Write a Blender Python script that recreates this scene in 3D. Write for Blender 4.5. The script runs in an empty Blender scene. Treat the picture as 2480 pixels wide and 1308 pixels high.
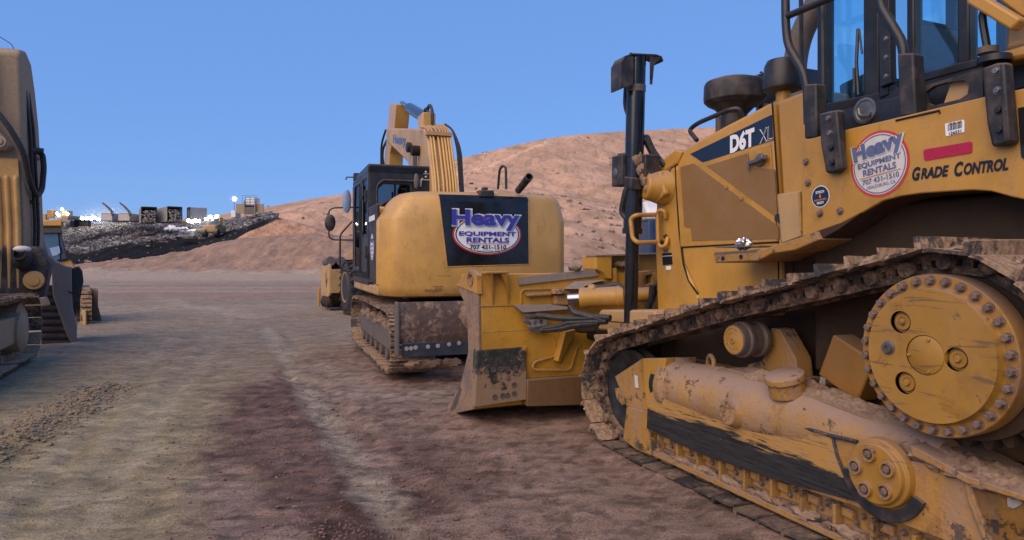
import bpy, math, random
import numpy as np
from mathutils import Vector, Matrix
from mathutils.geometry import tessellate_polygon
R = math.radians
rng = random.Random(7)
C = bpy.context.scene.collection
sc = bpy.context.scene

# ------------------------------------------------------------------ camera, sky, sun
FPX, EYE, HOR = 1640.0, 1.62, 630.0          # focal length in photo pixels, eye height, horizon row
cam_d = bpy.data.cameras.new('camera'); cam = bpy.data.objects.new('camera', cam_d); C.objects.link(cam)
cam.location = (0, 0, EYE); cam.rotation_euler = (R(90), 0, 0)
cam_d.sensor_width = 36; cam_d.lens = FPX / 2480 * 36
cam_d.shift_y = (HOR - 654) / 2480
cam_d.clip_start = .05; cam_d.clip_end = 3000
sc.camera = cam
SUN_EL, SUN_AZ = 41, 216                     # degrees: height, and compass direction the light comes from (0 = ahead)
world = bpy.data.worlds.new('World'); sc.world = world; world.use_nodes = True
wn = world.node_tree
for n in list(wn.nodes): wn.nodes.remove(n)
sky = wn.nodes.new('ShaderNodeTexSky'); sky.sky_type = 'NISHITA'; sky.sun_disc = False
sky.sun_elevation = R(SUN_EL); sky.sun_rotation = R(SUN_AZ); sky.dust_density = .3; sky.ozone_density = 3
mul = wn.nodes.new('ShaderNodeMix'); mul.data_type = 'RGBA'; mul.blend_type = 'MULTIPLY'; mul.inputs[0].default_value = 1
bal = wn.nodes.new('ShaderNodeMix'); bal.data_type = 'RGBA'; bal.inputs[0].default_value = .70
bal.inputs[7].default_value = (1.72, 3.75, 8.8, 1)
mul.inputs[7].default_value = (.75, .85, 1.0, 1)
bg = wn.nodes.new('ShaderNodeBackground'); bg.inputs[1].default_value = .106
wo = wn.nodes.new('ShaderNodeOutputWorld')
wn.links.new(sky.outputs[0], mul.inputs[6]); wn.links.new(mul.outputs[2], bal.inputs[6])
wn.links.new(bal.outputs[2], bg.inputs[0]); wn.links.new(bg.outputs[0], wo.inputs[0])
sun_d = bpy.data.lights.new('sun', 'SUN'); sun = bpy.data.objects.new('sun', sun_d); C.objects.link(sun)
sun_d.energy = 3.2; sun_d.angle = R(70); sun_d.color = (1, .74, .50)
_az = R(SUN_AZ)
sun_dir = Vector((math.sin(_az) * math.cos(R(SUN_EL)), math.cos(_az) * math.cos(R(SUN_EL)), math.sin(R(SUN_EL))))
sun.rotation_euler = (-sun_dir).to_track_quat('-Z', 'Y').to_euler()
sc.view_settings.view_transform = 'Standard'; sc.view_settings.look = 'None'
sc.view_settings.exposure = 0; sc.view_settings.gamma = 1
sc.render.engine = 'CYCLES'

# ------------------------------------------------------------------ node helpers and materials
class NT:
    def __init__(s, name):
        s.m = bpy.data.materials.new(name); s.m.use_nodes = True; s.t = s.m.node_tree
        s.b = s.t.nodes['Principled BSDF']; s.tc = s.t.nodes.new('ShaderNodeTexCoord')
        s.geo = s.t.nodes.new('ShaderNodeNewGeometry')
    def put(s, sock, v):
        if isinstance(v, bpy.types.NodeSocket): s.t.links.new(v, sock)
        elif isinstance(v, (tuple, list)) and len(v) == 3 and sock.type == 'RGBA': sock.default_value = (*v, 1)
        else: sock.default_value = v
    def noise(s, scale, detail=6, stretch=None, dist=0, rough=.6, rand=False):
        vec = s.tc.outputs['Object']
        if stretch or rand:
            mp = s.t.nodes.new('ShaderNodeMapping'); s.t.links.new(vec, mp.inputs[0])
            if stretch: mp.inputs['Scale'].default_value = stretch
            if rand:
                oi = s.t.nodes.new('ShaderNodeObjectInfo')
                cb = s.t.nodes.new('ShaderNodeCombineXYZ')
                mm = s.math('MULTIPLY', oi.outputs['Random'], 37.0)
                s.t.links.new(mm, cb.inputs[0]); s.t.links.new(mm, cb.inputs[1]); s.t.links.new(cb.outputs[0], mp.inputs['Location'])
            vec = mp.outputs[0]
        n = s.t.nodes.new('ShaderNodeTexNoise'); s.t.links.new(vec, n.inputs['Vector'])
        n.inputs['Scale'].default_value = scale; n.inputs['Detail'].default_value = detail
        n.inputs['Distortion'].default_value = dist; n.inputs['Roughness'].default_value = rough
        return n.outputs['Fac']
    def ramp(s, v, lo, hi, a=0.0, b=1.0):
        n = s.t.nodes.new('ShaderNodeMapRange'); n.interpolation_type = 'SMOOTHSTEP'
        s.put(n.inputs[0], v)
        n.inputs[1].default_value = lo; n.inputs[2].default_value = hi; n.inputs[3].default_value = a; n.inputs[4].default_value = b
        return n.outputs[0]
    def math(s, op, a, b=0.0, clamp=False):
        n = s.t.nodes.new('ShaderNodeMath'); n.operation = op; n.use_clamp = clamp
        s.put(n.inputs[0], a); s.put(n.inputs[1], b); return n.outputs[0]
    def mix(s, f, a, b, mode='MIX'):
        n = s.t.nodes.new('ShaderNodeMix'); n.data_type = 'RGBA'; n.blend_type = mode
        s.put(n.inputs[0], f); s.put(n.inputs[6], a); s.put(n.inputs[7], b); return n.outputs[2]
    def sep(s, v):
        n = s.t.nodes.new('ShaderNodeSeparateXYZ'); s.t.links.new(v, n.inputs[0]); return n.outputs
    def edge(s, radius):
        b = s.t.nodes.new('ShaderNodeBevel'); b.samples = 4; b.inputs['Radius'].default_value = radius
        d = s.t.nodes.new('ShaderNodeVectorMath'); d.operation = 'DOT_PRODUCT'; s.t.links.new(b.outputs[0], d.inputs[0]); s.t.links.new(s.geo.outputs['Normal'], d.inputs[1])
        return s.ramp(d.outputs['Value'], .985, .88)
    def bump(s, h, strength=.3, dist=.02):
        n = s.t.nodes.new('ShaderNodeBump'); n.inputs['Strength'].default_value = strength; n.inputs['Distance'].default_value = dist
        s.put(n.inputs['Height'], h); s.t.links.new(n.outputs[0], s.b.inputs['Normal'])
    def out(s, col, rough=.5, metal=0.0, spec=None):
        s.put(s.b.inputs['Base Color'], col); s.put(s.b.inputs['Roughness'], rough); s.put(s.b.inputs['Metallic'], metal)
        if spec is not None: s.b.inputs['Specular IOR Level'].default_value = spec
        return s.m

DUST = (.36, .235, .15)
MUD = (.27, .165, .105)
def paint(name, col, dust=.25, chips=.15, rough=.42, dustcol=DUST, up=.75, chipcol=(.07, .055, .05), rand=False, scratch=.0, edge=0.0, grime=.35, lumps=0.0):
    s = NT(name)
    nb = s.noise(1.7, 8, rand=rand); nf = s.noise(28, 7, rough=.7, rand=rand)
    streak = s.noise(9, 5, (1, 1, .12), rand=rand)
    c = s.mix(s.ramp(nb, .3, .7), tuple(v * .82 for v in col), tuple(min(1, v * 1.1) for v in col))
    nz = s.sep(s.geo.outputs['Normal'])[2]
    d = s.math('MULTIPLY', s.ramp(nz, .25, .9), up)
    d = s.math('MULTIPLY', d, s.ramp(nb, .2, .5, .65, 1))
    d2 = s.math('MULTIPLY', s.ramp(s.math('ADD', s.math('MULTIPLY', streak, .6), s.math('MULTIPLY', nf, .4)), .40, .72), dust)
    d = s.math('ADD', d, d2, clamp=True)
    gm = s.ramp(s.math('ADD', s.math('MULTIPLY', s.noise(4.5, 9, (1, 1, .6), rough=.72, rand=rand), .75), s.math('MULTIPLY', nf, .25)), .50, .64)
    c = s.mix(s.math('MULTIPLY', gm, grime), c, s.mix(1.0, c, (.42, .36, .33), 'MULTIPLY'))
    c = s.mix(d, c, dustcol)
    ch = s.math('MULTIPLY', s.ramp(s.noise(11, 10, rough=.75, rand=rand), .60, .63), s.ramp(s.noise(2.3, 3, rand=rand), .52 - chips * .3, .62))
    ch = s.math('MULTIPLY', ch, min(1, chips * 4))
    if lumps: ch = s.math('MAXIMUM', ch, s.math('MULTIPLY', s.ramp(s.noise(3.4, 12, rough=.78, rand=rand), .575, .60), .85))
    c = s.mix(ch, c, chipcol)
    if edge:
        e = s.math('MULTIPLY', s.edge(edge), s.ramp(s.math('ADD', s.math('MULTIPLY', nf, .5), s.math('MULTIPLY', nb, .5)), .42, .55))
        c = s.mix(s.math('MULTIPLY', e, .8), c, (.10, .075, .07))
    if scratch:
        sc_ = s.ramp(s.noise(15, 5, (.16, 1, 1.5), dist=.9), .605, .63)
        c = s.mix(s.math('MULTIPLY', sc_, scratch), c, (.09, .06, .05))
    if lumps: s.bump(s.math('ADD', s.math('MULTIPLY', nf, .4), s.math('ADD', s.math('MULTIPLY', s.noise(7, 9, rough=.7, rand=rand), 1.2), s.math('MULTIPLY', ch, -.5))), .8, .02 * lumps)
    else: s.bump(s.math('ADD', s.math('MULTIPLY', nf, .5), s.math('MULTIPLY', ch, -.3)), .25, .006)
    return s.out(c, s.math('ADD', s.math('MULTIPLY', d, .45), rough, clamp=True))
def mudmix(name, base, mud=MUD, lo=.42, hi=.6, rough=.75, metal=0.0, scale=5, bump=.5, up=.4, rand=True, mud2=None):
    s = NT(name)
    n1 = s.noise(scale, 9, rough=.65, rand=rand); n2 = s.noise(scale * 7, 8, rough=.7, rand=rand)
    nz = s.ramp(s.sep(s.geo.outputs['Normal'])[2], .2, .9, 0, up)
    f = s.ramp(s.math('ADD', s.math('ADD', s.math('MULTIPLY', n1, .7), s.math('MULTIPLY', n2, .3)), s.math('MULTIPLY', nz, .35)), lo, hi)
    m2 = mud2 or tuple(v * .72 for v in mud)
    mc = s.mix(s.ramp(n2, .35, .65), m2, mud)
    c = s.mix(f, base, mc)
    s.bump(s.math('ADD', s.math('MULTIPLY', n2, .6), s.math('MULTIPLY', f, .5)), bump, .012)
    return s.out(c, s.math('ADD', s.math('MULTIPLY', f, .9 - rough), rough, clamp=True), metal)
def plain(name, col, rough=.5, metal=0.0, var=.12, scale=8, bump=0.1, dust=0.0):
    s = NT(name); n = s.noise(scale, 7)
    c = s.mix(s.ramp(n, .3, .7), tuple(v * (1 - var) for v in col), tuple(min(1, v * (1 + var)) for v in col))
    if dust:
        nz = s.ramp(s.sep(s.geo.outputs['Normal'])[2], .2, .9, .0, 1)
        f = s.math('MULTIPLY', s.math('ADD', nz, s.ramp(n, .4, .75, 0, .6), clamp=True), dust)
        c = s.mix(f, c, DUST)
    if bump: s.bump(s.noise(scale * 6, 6), bump, .004)
    return s.out(c, rough, metal)
def glow(name, col, strength):
    s = NT(name); s.b.inputs['Emission Color'].default_value = (*col, 1); s.b.inputs['Emission Strength'].default_value = strength
    return s.out(col, .5)
def glassy(name, tint, refl=.10, rough=.02):
    m = bpy.data.materials.new(name); m.use_nodes = True; t = m.node_tree
    for n in list(t.nodes): t.nodes.remove(n)
    o = t.nodes.new('ShaderNodeOutputMaterial'); mx = t.nodes.new('ShaderNodeMixShader'); tr = t.nodes.new('ShaderNodeBsdfTransparent')
    gl = t.nodes.new('ShaderNodeBsdfGlossy'); tr.inputs[0].default_value = (*tint, 1); gl.inputs[0].default_value = (.9, .95, 1, 1); gl.inputs['Roughness'].default_value = rough
    mx.inputs[0].default_value = refl
    t.links.new(tr.outputs[0], mx.inputs[1]); t.links.new(gl.outputs[0], mx.inputs[2]); t.links.new(mx.outputs[0], o.inputs[0])
    return m

YEL = (.51, .260, .036)
M = {}
M['yellow'] = paint('yellow_paint', YEL, .30, .12, edge=.010)
M['yellow_clean'] = paint('yellow_paint_clean', (.56, .29, .05), .12, .03, .26, up=.45, grime=.15)
M['yellow_blade'] = paint('yellow_blade_paint', (.58, .30, .032), .22, .10, .42, up=.8, edge=.016, grime=.4)
M['yellow_dirty'] = paint('yellow_paint_dirty', (.43, .22, .04), .80, .30, .55, (.32, .215, .16), 1.0, edge=.026, grime=.85, lumps=.45)
M['yellow_drive'] = paint('final_drive_paint', (.37, .19, .026), .28, .16, .5, (.33, .20, .11), scratch=.6)  # darker yellow: shade on the lower machine is put into the paint
M['yellow_flange'] = paint('flange_paint', (.40, .20, .03), .75, .35, .55, (.22, .145, .105), .9, grime=.8)
M['yellow_dark'] = paint('dark_yellow_paint', (.16, .085, .03), .35, .2, .6, (.2, .13, .08))  # darker, browner copy of the yellow paint
M['tan_paint'] = paint('dusty_tan_paint', (.50, .31, .13), .35, .08, .5)
M['black'] = plain('black_paint', (.016, .017, .02), .42, 0, .2, 6, .08, .10)
M['black_gloss'] = plain('black_gloss_paint', (.010, .011, .014), .16, 0, .2, 6, .04, .03)
M['black_dusty'] = plain('dusty_black_paint', (.022, .022, .025), .6, 0, .25, 9, .2, .30)
M['rubber'] = plain('black_rubber', (.02, .02, .021), .55, 0, .25, 20, .2, .12)
M['steel'] = plain('worn_steel', (.20, .185, .17), .42, .7, .3, 14, .15)
M['chrome'] = plain('chrome_rod', (.38, .38, .40), .28, 1, .06, 5, 0)
M['bolt'] = mudmix('rusty_bolt', (.12, .09, .085), (.33, .23, .175), .36, .62, .5, .4, 40, .3, .3)
M['sticker_grey'] = plain('grimy_sticker', (.30, .28, .25), .5, 0, .2, 20, 0)
M['dark'] = plain('dark_recess', (.012, .011, .010), .9, 0, .2, 5, 0)
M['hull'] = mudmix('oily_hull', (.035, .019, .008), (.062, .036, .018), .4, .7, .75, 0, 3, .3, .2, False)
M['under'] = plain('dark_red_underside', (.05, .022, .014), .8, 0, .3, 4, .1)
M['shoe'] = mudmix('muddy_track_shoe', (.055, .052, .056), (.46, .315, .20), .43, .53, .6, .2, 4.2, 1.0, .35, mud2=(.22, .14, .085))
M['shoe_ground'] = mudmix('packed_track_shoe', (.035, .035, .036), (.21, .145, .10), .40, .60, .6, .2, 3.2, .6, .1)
M['link'] = mudmix('muddy_track_link', (.05, .038, .034), (.31, .20, .13), .42, .58, .7, .2, 7, .5, .3, mud2=(.20, .125, .08))
M['idler'] = plain('oily_idler', (.02, .022, .023), .45, .2, .3, 8, .2, .1)
M['roller'] = mudmix('worn_roller', (.13, .105, .10), (.20, .14, .10), .45, .65, .5, .3, 6, .3, .3)
M['mud'] = mudmix('caked_mud', (.27, .175, .115), (.35, .235, .155), .4, .6, .95, 0, 6, 1.0, .3)
M['white'] = plain('white_vinyl', (.84, .84, .83), .35, 0, .06, 9, 0)
M['white_faded'] = plain('faded_white_vinyl', (.62, .58, .54), .45, 0, .08, 9, 0)
M['red'] = plain('red_vinyl', (.55, .045, .035), .35, 0, .1, 9, 0)
M['crimson'] = plain('crimson_reflector', (.42, .012, .045), .3, 0, .12, 60, .1)
M['blue'] = plain('blue_vinyl', (.05, .045, .32), .35, 0, .1, 9, 0)
M['blue_faded'] = plain('faded_blue_vinyl', (.11, .14, .27), .45, 0, .15, 9, 0)
M['shadow_blue'] = plain('pale_blue_vinyl', (.22, .32, .50), .45, 0, .1, 9, 0)
M['black_vinyl'] = plain('black_vinyl', (.012, .012, .014), .3, 0, .2, 9, 0)
M['navy'] = plain('navy_vinyl', (.012, .022, .05), .3, 0, .15, 9, 0)
M['orange'] = plain('orange_vinyl', (.60, .24, .06), .4, 0, .1, 9, 0)
M['glass'] = glassy('cab_glass', (.80, .955, .985), .07)
M['glass_dark'] = glassy('dark_cab_glass', (.28, .34, .36), .16)
M['seat'] = plain('grey_seat_cloth', (.06, .075, .10), .8, 0, .15, 30, .2)
M['foil'] = plain('aluminium_foil', (.75, .75, .76), .22, 1, .1, 5, 0)
M['grey_steel'] = mudmix('dusty_grey_steel', (.14, .125, .115), (.22, .165, .125), .4, .65, .6, .3, 4, .5, .4)
M['grey_plate'] = mudmix('grey_bucket_plate', (.24, .20, .175), (.30, .235, .19), .4, .7, .6, .1, 4, .3, .4)
M['white_paint'] = plain('white_body_paint', (.75, .75, .74), .4, 0, .06, 5, .05, .15)
M['bin_steel'] = plain('pale_bin_steel', (.45, .43, .40), .5, .3, .15, 3, .1, .2)
M['toilet_blue'] = plain('blue_plastic', (.022, .055, .13), .4, 0, .15, 4, .05, .08)
M['lamp'] = glow('floodlight', (1, .96, .88), 26)

# ------------------------------------------------------------------ mesh builder
def orth(d):
    d = Vector(d).normalized(); a = Vector((0, 0, 1)) if abs(d.z) < .9 else Vector((1, 0, 0))
    u = d.cross(a).normalized(); return u, d.cross(u).normalized(), d
class MB:
    def __init__(s): s.v = []; s.f = []
    def add(s, vs, fs):
        o = len(s.v); s.v += [tuple(p) for p in vs]; s.f += [[i + o for i in f] for f in fs]; return s
    def box(s, x0, x1, y0, y1, z0, z1):
        return s.obox(((x0 + x1) / 2, (y0 + y1) / 2, (z0 + z1) / 2), ((x1 - x0) / 2, 0, 0), (0, (y1 - y0) / 2, 0), (0, 0, (z1 - z0) / 2))
    def obox(s, c, U, V, W):
        c, U, V, W = map(Vector, (c, U, V, W))
        vs = [c + a * U + b * V + d * W for d in (-1, 1) for a, b in ((-1, -1), (1, -1), (1, 1), (-1, 1))]
        return s.add(vs, [(0, 3, 2, 1), (4, 5, 6, 7), (0, 1, 5, 4), (1, 2, 6, 5), (2, 3, 7, 6), (3, 0, 4, 7)])
    def bar(s, p, q, w, h):                      # square bar from p to q
        p, q = Vector(p), Vector(q); u, v, d = orth(q - p)
        return s.obox((p + q) / 2, (q - p) / 2, u * w / 2, v * h / 2)
    def extr(s, pts, dirv, holes=()):            # planar 3D outline extruded along dirv
        dirv = Vector(dirv); loops = [[Vector(p) for p in pts]] + [[Vector(p) for p in h] for h in holes]
        allp = [p for l in loops for p in l]; n = len(allp)
        vs = allp + [p + dirv for p in allp]; fs = []
        if holes:
            for t in tessellate_polygon(loops): fs += [tuple(t), tuple(i + n for i in reversed(t))]
        else: fs += [tuple(range(n)), tuple(i + n for i in reversed(range(n)))]
        o = 0
        for l in loops:
            k = len(l)
            for i in range(k): a, b = o + i, o + (i + 1) % k; fs.append((a, a + n, b + n, b))
            o += k
        return s.add(vs, fs)
    def prism(s, poly, y0, y1, holes=()):        # (x,z) outline between y0 and y1
        return s.extr([(x, y0, z) for x, z in poly], (0, y1 - y0, 0), [[(x, y0, z) for x, z in h] for h in holes])
    def prismx(s, poly, x0, x1, holes=()):       # (y,z) outline between x0 and x1
        return s.extr([(x0, y, z) for y, z in poly], (x1 - x0, 0, 0), [[(x0, y, z) for y, z in h] for h in holes])
    def prismz(s, poly, z0, z1): return s.extr([(x, y, z0) for x, y in poly], (0, 0, z1 - z0))
    def lathe(s, p, d, prof, n=24, closed_ends=True, ang0=0):
        u, v, d = orth(d); p = Vector(p); vs = []; fs = []
        for h, r in prof:
            for i in range(n):
                a = 2 * math.pi * i / n + ang0; vs.append(p + d * h + (u * math.cos(a) + v * math.sin(a)) * r)
        for j in range(len(prof) - 1):
            for i in range(n):
                a = j * n + i; b = j * n + (i + 1) % n; fs.append((a, b, b + n, a + n))
        if closed_ends:
            fs.append(tuple(reversed(range(n)))); o = (len(prof) - 1) * n; fs.append(tuple(range(o, o + n)))
        return s.add(vs, fs)
    def cyl(s, p, q, r, r1=None, n=20):
        p, q = Vector(p), Vector(q); return s.lathe(p, q - p, [(0, r), ((q - p).length, r if r1 is None else r1)], n)
    def hexb(s, p, d, r, h, rnd=0):
        u, v, dd = orth(d)
        s.lathe(p, d, [(0, r * 1.35), (h * .18, r * 1.35)], 12)
        return s.lathe(Vector(p) + dd * h * .17, d, [(0, r), (h * .75, r), (h * .84, r * .86)], 6, ang0=rnd)
    def tube(s, pts, r, n=8, fil=0.0, closed=False):
        P = [Vector(p) for p in pts]
        if fil:
            Q = []; k = len(P)
            for i, p in enumerate(P):
                if not closed and (i == 0 or i == k - 1): Q.append(p); continue
                a, b = P[i - 1], P[(i + 1) % k]; da, db = (a - p), (b - p)
                t = min(fil, da.length * .45, db.length * .45); pa, pb = p + da.normalized() * t, p + db.normalized() * t
                for j in range(6):
                    w = j / 5; Q.append(pa * (1 - w) ** 2 + p * 2 * w * (1 - w) + pb * w * w)
            P = Q
        k = len(P); vs = []; fs = []; up = None
        for i in range(k):
            a = P[i - 1] if (i or closed) else P[i]; b = P[(i + 1) % k] if (i < k - 1 or closed) else P[i]
            d = (b - a).normalized()
            if up is None: up = orth(d)[0]
            up = (up - d * up.dot(d)).normalized(); w = d.cross(up)
            for j in range(n):
                an = 2 * math.pi * j / n; vs.append(P[i] + (up * math.cos(an) + w * math.sin(an)) * r)
        for i in range(k if closed else k - 1):
            for j in range(n):
                a = i * n + j; b = i * n + (j + 1) % n; c = ((i + 1) % k) * n
                fs.append((a, b, c + (j + 1) % n, c + j))
        if not closed: fs.append(tuple(reversed(range(n)))); fs.append(tuple(range((k - 1) * n, k * n)))
        return s.add(vs, fs)
    def blob(s, c, rx, ry, rz, seed=0, amp=.25, seg=10):
        r = random.Random(seed); vs = []; fs = []; ph = [r.uniform(0, 6.3) for _ in range(6)]
        for i in range(1, seg):
            th = math.pi * i / seg
            for j in range(seg * 2):
                a = math.pi * j / seg
                k = 1 + amp * (math.sin(3 * a + ph[0]) * math.sin(2 * th + ph[1]) * .5 + .3 * math.sin(5 * a + ph[2] + 3 * th) + r.uniform(-.25, .25))
                vs.append((c[0] + rx * k * math.sin(th) * math.cos(a), c[1] + ry * k * math.sin(th) * math.sin(a), c[2] + rz * k * math.cos(th)))
        m = seg * 2
        for i in range(seg - 2):
            for j in range(m): fs.append((i * m + j, (i + 1) * m + j, (i + 1) * m + (j + 1) % m, i * m + (j + 1) % m))
        fs.append(tuple(range(m))); fs.append(tuple(reversed(range((seg - 2) * m, (seg - 1) * m))))
        return s.add(vs, fs)
    def grid(s, f, nu, nv):                       # f(u,v) in 0..1
        vs = [f(i / nu, j / nv) for j in range(nv + 1) for i in range(nu + 1)]
        return s.add(vs, [(j * (nu + 1) + i, j * (nu + 1) + i + 1, (j + 1) * (nu + 1) + i + 1, (j + 1) * (nu + 1) + i) for j in range(nv) for i in range(nu)])
    def text(s, body, mp, size, off=0.0, shear=0.0, sx=1.0, align='CENTER', spacing=1.0):
        cu = bpy.data.curves.new('lettering', 'FONT'); cu.body = body; cu.size = 1; cu.align_x = align; cu.align_y = 'CENTER'
        cu.offset = off; cu.shear = shear; cu.space_character = spacing; cu.resolution_u = 3
        o = bpy.data.objects.new('lettering', cu); C.objects.link(o)
        dg = bpy.context.evaluated_depsgraph_get(); me = bpy.data.meshes.new_from_object(o.evaluated_get(dg))
        vs = [mp(v.co.x * size * sx, v.co.y * size) for v in me.vertices]; fs = [tuple(p.vertices) for p in me.polygons]
        bpy.data.objects.remove(o); bpy.data.curves.remove(cu); bpy.data.meshes.remove(me)
        return s.add(vs, fs)
    def disc(s, mp, rx, ry, n=48, r_in=0.0):
        ring = [mp(rx * math.cos(2 * math.pi * i / n), ry * math.sin(2 * math.pi * i / n)) for i in range(n)]
        if not r_in:
            ctr = mp(0, 0); return s.add(ring + [ctr], [(i, (i + 1) % n, n) for i in range(n)])
        inn = [mp(rx * r_in * math.cos(2 * math.pi * i / n), ry * r_in * math.sin(2 * math.pi * i / n)) for i in range(n)]
        return s.add(ring + inn, [(i, (i + 1) % n, n + (i + 1) % n, n + i) for i in range(n)])
    def mesh(s, name, mat, smooth=38):
        me = bpy.data.meshes.new(name); me.from_pydata([tuple(v) for v in s.v], [], s.f); me.update()
        import bmesh
        bm = bmesh.new(); bm.from_mesh(me); bmesh.ops.recalc_face_normals(bm, faces=bm.faces); bm.to_mesh(me); bm.free()
        if smooth:
            me.polygons.foreach_set('use_smooth', [True] * len(me.polygons)); me.set_sharp_from_angle(angle=R(smooth))
        me.materials.append(mat if not isinstance(mat, str) else M[mat]); return me
    def build(s, name, mat, parent=None, bev=0.0, seg=2, smooth=38, label=None):
        o = bpy.data.objects.new(name, s.mesh(name, mat, smooth)); C.objects.link(o)
        if parent: o.parent = parent
        if bev:
            b = o.modifiers.new('bevel', 'BEVEL'); b.width = bev; b.segments = seg; b.limit_method = 'ANGLE'; b.angle_limit = R(40)
            if hasattr(b, 'harden_normals'): b.harden_normals = False
        if label: o['label'] = label
        return o
def tag(o, label, cat, group=None, kind=None):
    if label: o['label'] = label
    if cat: o['category'] = cat
    if group: o['group'] = group
    if kind: o['kind'] = kind
    return o
def thing(name, label, cat, loc=(0, 0, 0), rz=0.0, group=None):
    o = bpy.data.objects.new(name, None); C.objects.link(o); o.location = loc; o.rotation_euler = (0, 0, rz)
    return tag(o, label, cat, group)
def mapper(o, U, V):
    o, U, V = Vector(o), Vector(U), Vector(V); return lambda u, v: o + U * u + V * v
class Frame:                                      # a machine's own axes: x ahead, y to its left, z up; survey() measures points off the photograph
    def __init__(s, ox, oy, deg, oz=0.0): s.o = Vector((ox, oy, oz)); s.a = R(deg); s.d = (math.cos(s.a), math.sin(s.a)); s.l = (-math.sin(s.a), math.cos(s.a))
    def survey(s, px, py, x=None, y=None, z=None):
        r = ((px - 1240) / FPX, 1.0, (HOR - py) / FPX); ax = s.d if x is not None else s.l
        if z is not None: Z = (z + s.o.z - EYE) / r[2]
        else: Z = ((x if x is not None else y) + s.o.x * ax[0] + s.o.y * ax[1]) / (r[0] * ax[0] + ax[1])
        X, Y, H = r[0] * Z - s.o.x, Z - s.o.y, EYE + r[2] * Z - s.o.z
        return Vector((X * s.d[0] + Y * s.d[1], X * s.l[0] + Y * s.l[1], H))
    def outline(s, pts, x=None, y=None): return [s.survey(px, py, x, y) for px, py in pts]
def hull(pts):
    pts = sorted(set(pts)); 
    def half(p):
        h = []
        for q in p:
            while len(h) > 1 and (h[-1][0] - h[-2][0]) * (q[1] - h[-2][1]) - (h[-1][1] - h[-2][1]) * (q[0] - h[-2][0]) <= 0: h.pop()
            h.append(q)
        return h
    a = half(pts); b = half(list(reversed(pts))); return a[:-1] + b[:-1]
def belt(circles, pitch):                         # track path round wheels: list of (x, z, angle) with the outside along local +z
    pts = []
    for x, z, r in circles:
        for i in range(96): a = 2 * math.pi * i / 96; pts.append((x + r * math.cos(a), z + r * math.sin(a)))
    h = list(reversed(hull(pts))); L = []; tot = 0
    for i in range(len(h)): a, b = h[i], h[(i + 1) % len(h)]; L.append(tot); tot += math.dist(a, b)
    n = round(tot / pitch); res = []
    def at(d):
        d %= tot; i = max(k for k in range(len(h)) if L[k] <= d); a, b = h[i], h[(i + 1) % len(h)]; t = (d - L[i]) / max(1e-9, math.dist(a, b))
        return (a[0] + (b[0] - a[0]) * t, a[1] + (b[1] - a[1]) * t)
    for k in range(n):
        p, q = at(k * tot / n), at((k + 1) * tot / n); res.append((p, q, math.atan2(-(q[1] - p[1]), q[0] - p[0])))
    return res

# ------------------------------------------------------------------ terrain
def vnoise(x, y, seed=0):
    xi, yi = np.floor(x).astype(np.int64), np.floor(y).astype(np.int64); fx, fy = x - xi, y - yi
    fx, fy = fx * fx * (3 - 2 * fx), fy * fy * (3 - 2 * fy)
    def h(a, b):
        n = (a * 374761393 + b * 668265263 + seed * 974711) & 0x7fffffff
        n = ((n ^ (n >> 13)) * 1274126177) & 0x7fffffff
        return ((n ^ (n >> 16)) & 0xffff) / 65535.0
    return (h(xi, yi) * (1 - fx) + h(xi + 1, yi) * fx) * (1 - fy) + (h(xi, yi + 1) * (1 - fx) + h(xi + 1, yi + 1) * fx) * fy
def fbm(x, y, oct=5, seed=0, gain=.5):
    t = 0; a = 1; s = 0
    for i in range(oct): t = t + a * vnoise(x * 2 ** i, y * 2 ** i, seed + i); s += a; a *= gain
    return t / s
def smooth(v, a, b): t = np.clip((v - a) / (b - a), 0, 1); return t * t * (3 - 2 * t)
def ground_pt(px, py): Z = EYE * FPX / (py - HOR); return ((px - 1240) / FPX * Z, Z)
def seg_dist(X, Y, path):
    d = np.full(X.shape, 1e9)
    for (x0, y0), (x1, y1) in zip(path, path[1:]):
        dx, dy = x1 - x0, y1 - y0; t = np.clip(((X - x0) * dx + (Y - y0) * dy) / (dx * dx + dy * dy), 0, 1)
        d = np.minimum(d, np.hypot(X - x0 - t * dx, Y - y0 - t * dy))
    return d
def seg_along(X, Y, path):
    best = np.full(X.shape, 1e9); al = np.zeros(X.shape); acc = 0
    for (x0, y0), (x1, y1) in zip(path, path[1:]):
        dx, dy = x1 - x0, y1 - y0; L = math.hypot(dx, dy); t = np.clip(((X - x0) * dx + (Y - y0) * dy) / (L * L), 0, 1); d = np.hypot(X - x0 - t * dx, Y - y0 - t * dy)
        m = d < best; best = np.where(m, d, best); al = np.where(m, acc + t * L, al); acc += L
    return best, al
def sheet(name, X, Y, Z, col, mat, flip=False):
    ny, nx = X.shape; me = bpy.data.meshes.new(name)
    co = np.stack([X, Y, Z], -1).reshape(-1, 3).astype(np.float32)
    idx = np.arange(ny * nx).reshape(ny, nx)
    q = np.stack([idx[:-1, :-1], idx[:-1, 1:], idx[1:, 1:], idx[1:, :-1]], -1).reshape(-1, 4)
    me.vertices.add(len(co)); me.vertices.foreach_set('co', co.ravel())
    me.loops.add(q.size); me.loops.foreach_set('vertex_index', q.ravel().astype(np.int32))
    me.polygons.add(len(q)); me.polygons.foreach_set('loop_start', np.arange(0, q.size, 4, dtype=np.int32)); me.polygons.foreach_set('loop_total', np.full(len(q), 4, np.int32))
    me.polygons.foreach_set('use_smooth', np.ones(len(q), bool)); me.update(); me.validate()
    at = me.color_attributes.new('soil', 'FLOAT_COLOR', 'POINT')
    at.data.foreach_set('color', np.concatenate([col.reshape(-1, 3), np.ones((len(co), 1))], 1).astype(np.float32).ravel())
    me.materials.append(mat); o = bpy.data.objects.new(name, me); C.objects.link(o); return o
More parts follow.
